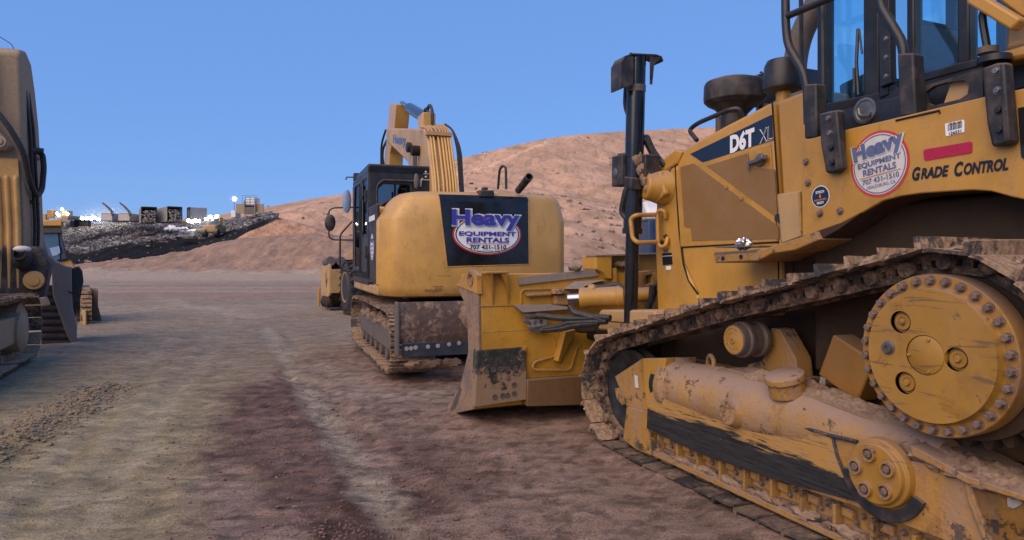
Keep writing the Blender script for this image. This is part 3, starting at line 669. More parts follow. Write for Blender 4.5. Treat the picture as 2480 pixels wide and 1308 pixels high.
for body, x, z, s_, an in (('151', .165, 1.405, .055, 12), ('151', .24, 1.115, .045, -35), ('A', -.08, 1.02, .026, 160), ('17-CA71', -.095, .985, .026, 165), ('CL0304', -.10, .955, .024, 165), ('80-0178', -.115, .93, .026, 165)):
    c_, s2 = math.cos(R(an)), math.sin(R(an)); g.text(body, mapper((x, 1.2035, z), (-c_, 0, s2), (s2, 0, c_)), s_, .01)
g.build('casting_marks', 'yellow_drive', fdo)
bolt_me = MB().hexb((0, 0, 0), (0, 1, 0), .0185, .032).mesh('bolt', 'bolt', 30)
for i in range(30):
    a = 2 * math.pi * (i + .4) / 30; o = bpy.data.objects.new('bolt', bolt_me); C.objects.link(o); o.parent = fdo
    o.location = (.362 * math.cos(a), 1.158, 1.176 + .362 * math.sin(a)); o.rotation_euler = (0, rng.uniform(0, 1), 0)

# --- roller frame
rf = MB()
rf.prism([(2.44, .27), (2.40, .60), (2.2, .635), (.40, .650), (.35, .62), (.1, .64), (-.6, .60), (-1.2, .30), (-1.2, .10), (.05, .30), (.47, .30), (1.0, .28), (1.75, .25)], .82, 1.10)
rfo = rf.build('roller_frame', None or paint('roller_frame_paint', (.44, .225, .045), .8, .3, .55, (.32, .215, .16), 1.0, edge=.024, grime=.8, lumps=.5), dz, .008)
# scraped black guard plate
def scraped():
    s = NT('scraped_guard'); p = s.sep(s.tc.outputs['Object'])
    st = s.noise(7, 7, (.18, 1, 2.6), rough=.65, dist=.5); fine = s.noise(30, 6, (.12, 1, 2.2), rough=.7); big = s.noise(1.6, 5)
    lim = s.math('ADD', s.math('MULTIPLY', s.ramp(p[0], .3, 2.4), .0), .475)
    v = s.math('ADD', p[2], s.math('ADD', s.math('MULTIPLY', s.math('SUBTRACT', st, .5), .30), s.math('ADD', s.math('MULTIPLY', s.math('SUBTRACT', fine, .5), .16), s.math('MULTIPLY', s.math('SUBTRACT', big, .5), .16))))
    f = s.ramp(v, .455, .475); n = s.noise(22, 7, rough=.7)
    yel = s.mix(s.ramp(n, .35, .7), (.46, .235, .045), (.40, .24, .10)); yel = s.mix(s.math('MULTIPLY', s.ramp(fine, .55, .62), .7), yel, (.11, .075, .05))
    blk = s.mix(s.ramp(fine, .35, .62), (.012, .0125, .0125), (.035, .034, .033)); blk = s.mix(s.ramp(n, .66, .72), blk, (.20, .17, .14))
    s.bump(s.math('ADD', n, fine), .3, .006); return s.out(s.mix(f, blk, yel), s.ramp(f, 0, 1, .45, .6))
M['scraped'] = scraped(); M['weld_dark'] = mudmix('dark_wear', (.06, .055, .06), (.20, .15, .12), .45, .6, .6, .2, 9, .5, 0, False)
g = MB(); g.prism([(2.425, .285), (2.41, .545), (2.34, .60), (2.19, .632), (1.3, .652), (.66, .640), (.60, .48), (.50, .335), (.72, .315), (1.0, .287), (1.75, .255)], 1.10, 1.118)
g.build('track_guard', 'scraped', rfo, .005)
g = MB(); g.tube([(2.20, 1.112, .636), (1.95, 1.114, .645), (1.75, 1.112, .649), (1.52, 1.114, .655), (1.3, 1.113, .657), (.95, 1.115, .652), (.66, 1.114, .647), (.50, 1.112, .655)], .011, 6); g.tube([(.66, 1.112, .645), (.63, 1.113, .55), (.56, 1.114, .42)], .009, 6); g.build('weld_bead', mudmix('dark_seam', (.045, .05, .055), (.20, .15, .12), .5, .6, .6, .3, 9, .5, 0, False), rfo)
MB().tube([(1.03, 1.10, .66), (1.05, 1.09, .70), (1.06, 1.05, .78)], .022, 6).build('worn_patch', M['weld_dark'], rfo)
t = MB()                                           # recoil tube housing
t.lathe((2.32, .94, .645), (-1, 0, 0), [(0, .19), (.03, .215), (.10, .218), (.12, .195), (.30, .200), (1.0, .215), (1.45, .19), (1.75, .14), (2.2, .10)], 36)
t.prism([(2.2, .58), (2.2, .66), (1.3, .70), (.62, .68), (.62, .56)], .8, 1.098)
t.build('recoil_housing', paint('recoil_paint', (.42, .235, .08), .9, .22, .6, (.33, .225, .17), 1.0, grime=.8, lumps=.55), rfo, .006)
g = MB()
g.lathe((2.40, .94, .645), (-1, 0, 0), [(0, .175), (.09, .175)], 32); g.build('recoil_seal', 'dark', rfo)
g = MB().tube([(1.98, .88, .84), (1.96, .89, .90), (1.90, .92, .925), (1.83, .95, .90), (1.82, .96, .84)], .017, 8, .03); g.build('lifting_loop', 'yellow_dirty', rfo)
for i, (x, y, z, a, b, c_) in enumerate([(1.55, .92, .862, .20, .13, .04), (1.25, .90, .872, .25, .14, .035), (.95, .90, .86, .25, .13, .03), (1.75, .86, .85, .2, .1, .035)]):
    pass
def drape(u, v):                                   # loose dirt lying along the top of the housing
    x = 2.02 - 1.75 * u; th = R(-55 + 95 * v); r_ = np.interp(x, (.2, .55, .85, 1.3, 2.1), (.12, .165, .197, .215, .198))
    h = float(fbm(np.array([x * 4.5]), np.array([v * 3.0]), 5, 77, .6)[0]); e = math.sin(math.pi * u) ** .4 * math.sin(math.pi * v) ** .6
    r_ = r_ - .012 + e * max(0, h - .36) * .17
    return (x, .94 - .02 + r_ * math.sin(th) * .95, .645 + r_ * math.cos(th))
MB().grid(drape, 90, 40).build('caked_dirt', 'mud', rfo)['kind'] = 'stuff'
g = MB(); g.lathe((1.06, 1.02, .80), (.02, .30, 1), [(0, .115), (.085, .108), (.09, .122), (.125, .118), (.135, .105)], 28); g.build('filler_cap', 'yellow_dirty', rfo, .004)
g = MB(); g.lathe((1.415, 1.10, .625), (.1, 1, .06), [(0, .105), (.045, .10), (.07, .088), (.085, .085)], 28)
go = g.build('trunnion_cap', 'yellow_dirty', rfo, .004)
for i in range(5):
    a = 2 * math.pi * i / 5 + .3; g = MB(); c0 = (1.415 + .052 * math.cos(a), 1.184, .63 + .052 * math.sin(a)); g.lathe(c0, (0, 1, 0), [(0, .027), (.006, .026), (.006, .018), (-.012, .016)], 14); g.build('bolt_pocket', 'mud' if i % 2 else 'yellow_dirty', go)
# idler yoke at the front of the frame
yk = MB()
yk.extr([S(*p, y=1.085) for p in [(1488, 912), (1552, 870), (1612, 870), (1588, 1000), (1572, 1003)]] + [S(1517, 985, y=1.085)], (0, -.30, 0))
yk.extr([S(*p, y=1.09) for p in [(1517, 985), (1586, 1000), (1570, 1035), (1580, 1105), (1540, 1090), (1508, 1065)]], (0, -.26, 0))
yk.extr([S(*p, y=1.07) for p in [(1488, 940), (1492, 965), (1506, 983), (1522, 975), (1505, 940)]], (0, -.22, 0))
yo = yk.build('idler_yoke', 'yellow_dirty', dz, .008)
g = MB().extr([S(*p, y=1.095) for p in [(1556, 868), (1613, 868), (1592, 995), (1566, 992)]], (0, -.08, 0)); g.build('yoke_plate', 'yellow', yo, .006)
g = MB().extr([S(*p, y=1.0905) for p in [(1537, 908), (1545, 910), (1547, 940), (1539, 938)]], (0, .004, 0)); g.build('sticker', 'white_faded', yo)
for x in (2.83, -.62):
    g = MB(); g.lathe((x, .86, .505), (0, 1, 0), [(0, .30), (0, .345), (.03, .355), (.06, .325), (.10, .325), (.13, .355), (.16, .345), (.16, .30), (.145, .28), (.13, .10), (.16, .09), (.16, .05)], 48)
    g.build('idler_wheel', 'idler', dz)
# lower roller guard with its pockets
lg = MB(); bot = lambda x: .30 - .0 * x
lg.prism([(2.42, .27), (2.35, .10), (-1.2, .06), (-1.2, .26), (.5, .29), (1.0, .27), (1.75, .24)], .95, 1.02)
for i in range(15):
    x = 2.32 - i * .235; lg.box(x - .011, x + .011, 1.015, 1.085, .115, .262); lg.box(x - .10, x - .02, 1.015, 1.05, .20, .25)
lg.prism([(2.40, .085), (-1.2, .055), (-1.2, .085), (2.38, .125)], 1.0, 1.10)
lgo = lg.build('roller_guard', 'yellow_dirty', rfo, .004)
for i in range(15):
    x = 2.32 - i * .235 - .1; g = MB(); g.hexb((x, 1.02, .19), (0, 1, 0), .016, .022); g.hexb((x - .045, 1.02, .235), (0, 1, 0), .014, .03); g.build('bolt', 'bolt', lgo)
g = MB()
for i, x in enumerate((2.05, 1.8, 1.55, 1.2, .9, .6, .3)): g.blob((x, 1.03, .125), .12, .07, .035, 40 + i, .4, 8)
g.build('packed_mud', 'mud', rfo)['kind'] = 'stuff'
# pivot shaft end cap with five bolts
pc = MB(); pc.lathe((.355, 1.09, .535), (0, 1, 0), [(0, .176), (.05, .172), (.055, .155), (.085, .150)], 48)
pco = pc.build('pivot_cap', 'yellow_drive', rfo, .005)
for i in range(5):
    a = 2 * math.pi * i / 5 + .12; c0 = Vector((.355 + .098 * math.cos(a), 1.175, .535 + .098 * math.sin(a)))
    g = MB(); g.lathe(c0, (0, 1, 0), [(-.01, .041), (.022, .039), (.022, .029), (.002, .027)], 22); go = g.build('bolt_collar', 'yellow_dirty', pco)
    g = MB(); g.hexb(c0, (0, 1, 0), .019, .022, a); g.build('bolt', 'bolt', go)
g = MB()                                             # scraped band round the cap
ring = [(.355 + r_ * math.cos(a), .535 + r_ * math.sin(a)) for r_, sgn in ((.182, 1), (.245, -1)) for a in [R(200 + 150 * (k / 14 if sgn > 0 else 1 - k / 14)) for k in range(15)]]
g.prism(ring, 1.10, 1.121); g.build('wear_band', 'black_dusty', rfo, .004)
# rear of the frame: sloping dirt-covered deck and side plates
rr = MB()
deck = [S(*p, y=1.13) for p in [(2200, 1075), (2290, 1125), (2345, 1155), (2480, 1200), (2640, 1250), (2640, 1270), (2480, 1215), (2340, 1172), (2280, 1140), (2210, 1105)]]
rr.extr(deck, (0, -.42, 0)); rro = rr.build('rear_deck', 'yellow_dirty', rfo, .006)
g = MB()
for i in range(9):
    c0 = S(2250 + i * 45, 1085 + i * 17, y=.98); g.blob((c0.x, c0.y, c0.z - .02), .13, .13, .05, 60 + i, .4, 10)
g.build('dirt_pile', 'mud', rro)['kind'] = 'stuff'
g = MB().extr([S(*p, y=1.10) for p in [(2345, 1160), (2640, 1255), (2640, 1500), (2430, 1500), (2395, 1340), (2360, 1230)]], (0, -.03, 0)); g.build('side_plate', 'yellow_dirty', rro, .004)
g = MB().extr([S(*p, y=1.115) for p in [(2330, 1155), (2346, 1158), (2362, 1220), (2400, 1310), (2430, 1420), (2410, 1420), (2380, 1310), (2345, 1220)]], (0, -.05, 0)); g.build('gusset', 'yellow_dirty', rro, .004)
g = MB().extr([S(*p, y=1.103) for p in [(2440, 1204), (2476, 1208), (2475, 1222), (2455, 1232), (2441, 1226)]], (0, .003, 0)); g.build('sticker', 'sticker_grey', rro)
g = MB().extr([S(*p, y=1.1195) for p in [(1862, 1017), (1877, 1021), (1879, 1040), (1864, 1036)]], (0, .003, 0)); g.build('sticker', 'white_faded', rfo)
# carrier roller on its bracket
cr = MB(); c0 = Vector((1.50, 1.06, 1.085))
cr.lathe(c0, (0, -1, 0), [(0, .09), (.0, .102), (.05, .108), (.055, .122), (.085, .122), (.09, .105), (.17, .105), (.18, .125), (.21, .125), (.22, .09)], 40)
cro = cr.build('carrier_roller', 'roller', dz, .003)
g = MB(); g.lathe(c0 + Vector((0, .004, 0)), (0, 1, 0), [(-.01, .095), (.0, .095), (.004, .078), (-.001, .075), (.006, .05), (.002, .047), (.006, .025), (.014, .022), (.014, .010), (.006, .008)], 40); g.build('roller_cap', 'yellow', cro)
g = MB(); g.prism([(1.44, 1.16), (1.36, 1.16), (1.22, .98), (1.20, .84), (1.66, .84), (1.66, .88), (1.52, .93), (1.46, 1.02)], .66, .80); g.box(1.16, 1.70, .62, .96, .82, .86)
g.build('roller_bracket', 'yellow_dirty', cro, .008)
# hull between the tracks
hb = MB(); hb.box(-.9, 2.95, -.52, .52, .45, 1.75); hb.box(-.6, 1.2, .48, .66, .9, 1.95); hb.lathe((0, .4, 1.176), (0, 1, 0), [(0, .36), (.42, .33)], 32)
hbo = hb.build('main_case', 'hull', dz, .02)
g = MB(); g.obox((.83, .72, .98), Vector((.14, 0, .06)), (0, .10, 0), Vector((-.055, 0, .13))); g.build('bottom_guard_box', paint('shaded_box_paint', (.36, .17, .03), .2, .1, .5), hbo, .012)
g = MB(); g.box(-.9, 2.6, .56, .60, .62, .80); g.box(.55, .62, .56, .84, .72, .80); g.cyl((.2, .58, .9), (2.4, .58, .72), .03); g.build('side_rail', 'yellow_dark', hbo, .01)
g = MB().extr([S(*p, y=.85) for p in [(1988, 912), (2000, 917), (1998, 940), (1984, 932)]], (0, .003, 0)); g.build('sticker', 'sticker_grey', hbo)

# --- hood and radiator guard
HY = .55
def side(pts, y=HY): return DZ.outline(pts, y=y)
top_f, top_m, top_b = S(1640, 372, y=HY), S(1760, 300, y=HY), S(1878, 243, y=HY)
hd = MB()
poly = side([(1636, 402), (1660, 357), (1760, 302), (1872, 244), (1890, 560), (1895, 765), (1700, 770), (1688, 710), (1655, 640), (1649, 600)])
hd.extr(poly, (0, -2 * HY, 0))
hdo = hd.build('hood', 'yellow_clean', dz, .03, 3)
hd2 = MB(); hd2.prism([(p.x, p.z) for p in side([(1880, 246), (1965, 212), (1990, 330), (1975, 590), (1900, 600)])], -HY, HY); hd2.build('rear_hood_panel', 'yellow_clean', hdo, .03, 3)
# black stripe with the size name
eps = .004
def on_side(px_, py_, y): return S(px_, py_, y=y)
st_ = MB().extr([S(*p, y=HY + .002) for p in [(1672, 373), (1869, 278), (1872, 339), (1702, 393)]], (0, .003, 0)); sto = st_.build('model_stripe', 'navy', hdo)
def axes(y, pa, pb):           # reading direction along the side between two photo points
    a, b = S(*pa, y=y), S(*pb, y=y); U = (b - a).normalized(); V = Vector((0, 1, 0)).cross(U) * 1; 
    if V.z < 0: V = -V
    return a, b, U, V
def lettering(body, y, pa, pb, hgt, mat, name, parent, off=.02, shear=0, fit=True, up=None):
    a, b, U, V = axes(y, pa, pb); mb = MB(); mb.text(body, lambda u, v: Vector((u, v, 0)), 1.0, off, shear)
    xs = [v[0] for v in mb.v]; ys_ = [v[1] for v in mb.v]; w, h = max(xs) - min(xs), max(ys_) - min(ys_)
    L_ = (b - a).length; mid = (a + b) / 2; cx, cy = (max(xs) + min(xs)) / 2, (max(ys_) + min(ys_)) / 2
    if up: V = Vector(up)
    mb.v = [tuple(mid + U * ((x - cx) * L_ / w) + V * ((yy - cy) * hgt / h)) for x, yy, _ in mb.v]
    return mb.build(name, mat, parent, smooth=0)
M['lettering_white'] = plain('white_lettering', (.85, .85, .83), .4, 0, .04, 9, 0)
lettering('D6T', HY + .0075, (1768, 350), (1827, 330), .145, 'lettering_white', 'lettering', sto, .05, up=(0, 0, 1))
def outline_text(body, y, pa, pb, hgt, mat, parent):
    lettering(body, y, pa, pb, hgt, 'lettering_white', 'lettering', parent, .008, up=(0, 0, 1)); lettering(body, y + .002, pa, pb, hgt * .94, 'navy', 'lettering', parent, -.018, up=(0, 0, 1))
outline_text('XL', HY + .0075, (1838, 332), (1871, 321), .105, 'navy', sto)
# side door with its perforated screen
def screen():
    s = NT('perforated_screen'); v = s.t.nodes.new('ShaderNodeTexVoronoi'); v.inputs['Scale'].default_value = 95; v.inputs['Randomness'].default_value = 0
    mp = s.t.nodes.new('ShaderNodeMapping'); mp.inputs['Scale'].default_value = (1, 0, 1); mp.inputs['Rotation'].default_value = (0, R(45), 0); s.t.links.new(s.tc.outputs['Object'], mp.inputs[0]); s.t.links.new(mp.outputs[0], v.inputs['Vector'])
    n = s.noise(4, 7); c = s.mix(s.ramp(n, .3, .7), (.33, .165, .035), (.36, .20, .075)); f = s.ramp(v.outputs['Distance'], .26, .36)
    return s.out(s.mix(f, (.02, .012, .006), c), .6)
M['screen'] = screen()
door = MB().extr([S(*p, y=HY + .001) for p in [(1640, 412), (1868, 350), (1885, 585), (1650, 598)]], (0, .010, 0)); doo = door.build('side_door', 'yellow', hdo, .004)
for pts in ([(1648, 405), (1680, 396), (1886, 548), (1887, 578), (1676, 583), (1674, 553), (1658, 548)], [(1712, 402), (1812, 371), (1818, 405), (1876, 410), (1884, 528)]):
    MB().extr([S(*p, y=HY + .011) for p in pts], (0, .004, 0)).build('screen_panel', 'screen', doo)
for p in ((1761, 454), (1797, 482)): MB().hexb(S(*p, y=HY + .012), (0, 1, 0), .012, .012).build('bolt', 'yellow', doo)
g = MB(); g.lathe(S(1842, 388, y=HY + .012), (0, 1, 0), [(0, .05), (.012, .048), (.02, .03)], 20); g.bar(S(1811, 377, y=HY + .04), S(1813, 412, y=HY + .04), .012, .012); g.bar(S(1813, 396, y=HY + .03), S(1846, 386, y=HY + .05), .03, .025); g.bar(S(1832, 392, y=HY + .02), S(1852, 380, y=HY + .06), .05, .03)
g.build('door_latch', 'steel', doo, .003)
g = MB(); g.lathe(S(1888, 528, y=HY + .014), (0, 1, 0), [(0, .03), (.02, .03)], 18); g.build('rubber_stop', 'rubber', doo)
# seams
def seam(name, pts, y, parent, r=.006): return MB().tube([S(*p, y=y) for p in pts], r, 6).build(name, 'dark', parent)
seam('door_seam', [(1636, 400), (1638, 450), (1645, 560), (1650, 599), (1655, 640), (1668, 680), (1690, 712)], HY + .002, hdo, .009)
seam('door_seam', [(1650, 599), (1770, 592), (1886, 586)], HY + .002, hdo, .008)
seam('door_seam', [(1870, 246), (1885, 470)], HY + .003, hdo, .007)
seam('panel_seam', [(1885, 590), (1886, 720)], HY + .001, hdo, .005); seam('panel_seam', [(1920, 580), (1922, 720)], HY + .001, hdo, .006)
# black box behind the door, hinge
g = MB().extr([S(*p, y=HY + .07) for p in [(1882, 470), (1936, 462), (1941, 572), (1892, 590), (1886, 520)]], (0, -.10, 0)); bx = g.build('access_box', 'tan_paint', hdo, .008)
MB().tube([S(1937, 466, y=HY + .075), S(1941, 560, y=HY + .075)], .009, 8).build('hinge', 'yellow', bx)
g = MB(); g.lathe(S(1958, 226, y=HY + .001), (0, 1, 0), [(0, .028), (.004, .028)], 20); g.build('blanking_plug', 'black', hdo)
# radiator guard (front of the machine)
rg = MB().extr(side([(1590, 430), (1640, 398), (1648, 560), (1655, 640), (1690, 712), (1698, 772), (1592, 772), (1586, 600)], .555), (0, -1.11, 0)); rgo = rg.build('radiator_guard', 'yellow', dz, .025, 3)
g = MB().extr(side([(1592, 425), (1600, 392), (1634, 362), (1650, 366), (1640, 396)], .555), (0, -1.11, 0)); g.build('guard_cap', 'yellow', rgo, .015)
g = MB(); c0 = S(1600, 455, y=.60)                       # trunnion casting that carries the lift cylinder
g.lathe((c0.x, .50, c0.z), (.25, 1, .05), [(0, .17), (.10, .15), (.18, .125), (.24, .115)], 24); g.extr([S(*p, y=.60) for p in [(1548, 430), (1610, 415), (1625, 470), (1600, 492), (1552, 470)]], (0, .06, 0)); gg = g.build('lift_trunnion', 'yellow', rgo, .02, 3)
for p in ((1553, 443), (1565, 447), (1549, 462), (1562, 466), (1584, 462)): MB().hexb(S(*p, y=.662), (0, 1, 0), .015, .016).build('bolt', 'bolt', gg)
for p in ((1623, 411), (1626, 471)): MB().hexb(S(*p, y=.556), (0, 1, 0), .011, .012).build('bolt', 'bolt', rgo)
g = MB(); hb_ = lambda *p: S(*p, y=.62)                    # yellow grab bar
g.tube([S(1590, 520, y=.62), S(1540, 521, y=.86), S(1527, 530, y=.88), S(1532, 578, y=.88), S(1545, 588, y=.86), S(1592, 586, y=.62)], .020, 10, .05)
g.tube([S(1612, 528, y=.58), S(1610, 512, y=.60), S(1600, 508, y=.62), S(1592, 515, y=.62), S(1594, 592, y=.62), S(1602, 599, y=.61), S(1613, 594, y=.60), S(1617, 575, y=.57)], .018, 10, .04)
go = g.build('grab_bar', 'yellow', rgo)
for p in ((1611, 524), (1613, 573), (1604, 587)): MB().hexb(S(*p, y=.575), (0, 1, 0), .016, .02).build('bolt', 'black', go)
g = MB().extr([S(*p, y=.556) for p in [(1604, 614), (1627, 612), (1629, 640), (1606, 642)]], (0, .004, 0)); go = g.build('warning_plate', 'black_vinyl', rgo)
MB().extr([S(*p, y=.5605) for p in [(1604, 620), (1628, 618.5), (1628, 620), (1604, 621.5)]], (0, .001, 0)).build('plate_line', 'white_faded', go)
MB().extr([S(*p, y=.556) for p in [(1607, 603), (1618, 602), (1619, 611), (1607, 612)]], (0, .003, 0)).build('small_label', 'grey_steel', rgo)
MB().extr([S(*p, y=.556) for p in [(1613, 645), (1625, 644), (1625, 653), (1614, 654)]], (0, .003, 0)).build('small_label', 'white', rgo)
# blade lift cylinders
def lift(y, sgn):
    b, t_ = Vector((3.20, y, .95)), Vector((3.10, y, 3.40)); d = (t_ - b).normalized(); P_ = lambda z: b + d * ((z - b.z) / d.z)
    lc = MB(); lc.cyl(P_(1.88), P_(3.46), .085, n=28); lc.lathe(P_(1.86), d, [(0, .095), (.05, .095)], 28); lco = lc.build('lift_cylinder', 'black_gloss', dz)
    MB().cyl(P_(.9), P_(1.9), .062, n=24).build('cylinder_rod', 'black_gloss', lco)
    MB().lathe(P_(3.14), d, [(0, .089), (.06, .089)], 28).build('clamp_band', 'grey_steel', lco)
    g = MB(); c_ = P_(3.40)
    top = [(.22, -.27), (.22, -.05), (.18, .02), (.10, .055), (-.15, .075), (-.21, .065), (-.23, .03)]; low = [(y_ - (.012 if y_ > .15 else 0) + (.006 if y_ < -.2 else 0), z_ - .014) for y_, z_ in top]; low[0] = (.206, -.27)
    g.extr([c_ + Vector((-.09, y_, z_)) for y_, z_ in top] + [c_ + Vector((-.09, y_, z_)) for y_, z_ in reversed(low)], (.17, 0, 0))
    g.extr([c_ + Vector((-.075, y_, z_)) for y_, z_ in ((.21, -.27), (.09, -.22), (.09, .03), (.18, .01), (.21, -.05))], (-.014, 0, 0)); g.extr([c_ + Vector((-.075, y_, z_)) for y_, z_ in ((-.21, .05), (-.13, -.02), (-.11, -.20), (-.09, -.20), (-.09, .05))], (-.014, 0, 0))
    for k in (-.06, .0, .06): g.hexb(c_ + Vector((0, k, .075)), (0, 0, 1), .012, .012)
    g.build('hose_guard', 'black_dusty', lco, .006)
    return lco, P_
lco, P_ = lift(.76, 1)
lift(-.76, -1)
g = MB().tube([P_(3.25) + Vector((.06, .06, 0)), P_(3.0) + Vector((.09, .05, 0)), P_(2.75) + Vector((0, -.08, 0)), P_(2.66) + Vector((-.04, -.12, 0)), P_(2.52) + Vector((-.10, -.16, 0)), P_(2.38) + Vector((-.14, -.14, 0)), P_(2.30) + Vector((-.02, .09, 0)), P_(2.05) + Vector((.06, .09, 0)), P_(1.98) + Vector((-.02, .05, 0))], .026, 8, .09)
g.build('hydraulic_hose', 'rubber', lco)
g = MB().tube([P_(2.70) + Vector((-.03, -.08, 0)), S(1565, 330, y=.66), S(1580, 365, y=.62), S(1600, 392, y=.56), S(1612, 400, y=.54)], .030, 8, .06); g.build('hydraulic_hose', 'rubber', lco)
g = MB(); c_ = P_(2.44)
g.obox(c_ + Vector((.10, .06, 0)), (.09, 0, 0), (0, .06, 0), (0, 0, .14)); g.extr([S(*p, y=.84) for p in [(1494, 372), (1522, 368), (1524, 392), (1494, 398)]], (0, -.02, 0)); g.extr([S(*p, y=.86) for p in [(1494, 425), (1528, 430), (1528, 460), (1500, 450)]], (0, -.12, 0)); g.obox(c_ + Vector((-.12, -.08, .02)), (.06, 0, 0), (0, .08, 0), (0, 0, .10))
g.build('cylinder_yoke', 'black_dusty', lco, .01)
g = MB(); g.lathe(c_ + Vector((.13, .10, -.02)), (.2, 1, 0), [(0, .05), (.02, .05), (.03, .03)], 18); g.build('yoke_pin', 'steel', lco)
g = MB()
for i in range(4): g.blob(tuple(c_ + Vector((-.08 - .03 * i, -.02 * i, .08 - i * .09))), .05, .06, .06, 80 + i, .35, 8)
g.build('caked_dirt', 'mud', lco)['kind'] = 'stuff'
# pre-cleaners, exhaust, hood grab rail
g = MB(); c_ = S(1778, 232, y=0.05)
g.lathe((c_.x, c_.y, 2.99), (0, 0, 1), [(0, .22), (.03, .258), (.06, .262), (.17, .258), (.20, .245), (.225, .17), (.235, .02)], 44); g.lathe((c_.x, c_.y, 2.60), (0, 0, 1), [(0, .11), (.30, .11), (.36, .17), (.40, .24)], 32)
gg = g.build('pre_cleaner', 'black_dusty', hdo, .004)
MB().cyl((c_.x + .12, c_.y + .06, 2.62), (c_.x + .12, c_.y + .06, 2.90), .035).build('dust_valve', 'grey_steel', gg)
g = MB(); c_ = S(1897, 205, y=.22)
g.lathe((c_.x, c_.y, 2.92), (0, 0, 1), [(0, .10), (.02, .15), (.05, .155), (.20, .14), (.24, .12), (.25, .02)], 36); gg = g.build('pre_cleaner', 'black', hdo)
MB().cyl((c_.x, c_.y, 2.6), (c_.x, c_.y, 2.93), .055).build('intake_pipe', 'yellow', gg)
g = MB(); c_ = S(1925, 200, y=-.25)
g.lathe((c_.x, c_.y, 2.7), (0, 0, 1), [(0, .19), (.25, .19), (.33, .10), (.5, .09)], 28); g.tube([(c_.x, c_.y, 3.05), (c_.x, c_.y, 3.3), (c_.x - .06, c_.y, 3.5), (c_.x - .22, c_.y - .02, 3.74)], .095, 14, .12)
g.build('exhaust_stack', 'grey_steel', hdo)
g = MB().tube([S(1688, 340, y=.42), S(1668, 315, y=.40), S(1690, 298, y=.38), S(1768, 265, y=.30), S(1790, 262, y=.26), S(1800, 285, y=.22)], .020, 8, .05); g.build('hood_rail', 'black', hdo)
g = MB().extr([S(*p, y=-.30) for p in [(1848, 250), (1868, 205), (1925, 160), (1940, 240)]], (0, -.3, 0)); g.build('cowl', 'black', hdo, .01)

# --- fender with the lettering
FY = .90
arch = [(2640, 470), (2480, 483), (2450, 477), (2400, 463), (2354, 460), (2230, 468), (2180, 475), (2138, 486), (2085, 516), (2037, 541), (1943, 574)]
up_ = [(1941, 463), (1945, 408), (1945, 340), (2033, 318), (2377, 236), (2480, 214), (2640, 175)]
fe = MB().extr([S(*p, y=FY) for p in arch + up_], (0, -.03, 0)); feo = fe.build('fender', 'yellow', dz, .006)
g = MB(); a3 = [S(*p, y=FY) for p in arch]
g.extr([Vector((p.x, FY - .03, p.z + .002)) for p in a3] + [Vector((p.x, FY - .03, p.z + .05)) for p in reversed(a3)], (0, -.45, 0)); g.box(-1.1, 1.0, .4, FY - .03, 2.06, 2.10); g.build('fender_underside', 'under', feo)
# step at the front of the fender
g = MB().extr([S(*p, y=.93) for p in [(1728, 613), (1835, 607), (1940, 574), (1975, 560), (1985, 580), (1925, 606), (1868, 615), (1836, 632), (1732, 637)]], (0, -.37, 0)); so = g.build('step', 'yellow_dirty', dz, .008)
MB().extr([S(*p, y=.932) for p in [(1730, 611), (1833, 604), (1833, 611), (1733, 617)]], (0, -.05, 0)).build('step_edge', 'grey_steel', so, .003)
MB().obox(S(1815, 598, y=.76) + Vector((0, 0, .0)), (.22, 0, 0), (0, .12, 0), (0, 0, .004)).build('tread_plate', 'grey_steel', so)
for p in ((1751, 626), (1795, 622)): MB().lathe(S(*p, y=.932), (0, 1, 0), [(0, .016), (.004, .016)], 14).build('bolt_hole', 'dark', so)
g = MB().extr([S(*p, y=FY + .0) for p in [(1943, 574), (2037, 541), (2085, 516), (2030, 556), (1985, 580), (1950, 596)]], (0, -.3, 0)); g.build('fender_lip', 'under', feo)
for p in ((1953, 392), (1958, 443), (1987, 517), (2036, 511)): MB().hexb(S(*p, y=FY), (0, 1, 0), .017, .02).build('bolt', 'bolt', feo)
seam('panel_seam', [(2170, 292), (2276, 268), (2276, 275)], FY + .001, feo, .006)
# decals
def sticker(name, parent, y, cpx, r, tilt=0):
    c_ = S(*cpx, y=y); return lambda k: mapper(c_ + Vector((0, .0015 * k, 0)), (-math.cos(R(tilt)), 0, math.sin(R(tilt))), (math.sin(R(tilt)), 0, math.cos(R(tilt))))
sk = sticker('company_sticker', feo, FY + .002, (2129, 397), .18, 7)
a = MB().disc(sk(0), .180, .182); so = a.build('company_sticker', 'red', feo, smooth=0)
MB().disc(sk(1), .166, .168).build('sticker_face', 'white_faded', so, smooth=0)
MB().disc(sk(2), .160, .162, 48, .965).build('sticker_ring', 'blue_faded', so, smooth=0)
def word(t_, u, v, w, h, mat, k=3, off=.03, rot=0, tf=None):
    mb = MB(); mb.text(t_, lambda x, y: Vector((x, y, 0)), 1, off); xs = [q[0] for q in mb.v]; ys_ = [q[1] for q in mb.v]
    cx, cy, W, H = (max(xs) + min(xs)) / 2, (max(ys_) + min(ys_)) / 2, max(xs) - min(xs), max(ys_) - min(ys_); c_, s_ = math.cos(R(rot)), math.sin(R(rot)); out = []
    for x, y_, _ in mb.v:
        x, y_ = (x - cx) / W * w, (y_ - cy) / H * h; out.append(tuple((tf or sk)(k)(u + x * c_ - y_ * s_, v + x * s_ + y_ * c_)))
    mb.v = out; return mb
word('Heavy', .006, .082, .335, .128, 'x', 3, .07, 4).build('lettering', 'white_faded', so, smooth=0)
word('Heavy', .004, .084, .315, .118, 'x', 4, .055, 4).build('lettering', 'blue_faded', so, smooth=0)
word('EQUIPMENT', .002, .012, .265, .036, 'x', 3, .03).build('lettering', 'blue_faded', so, smooth=0)
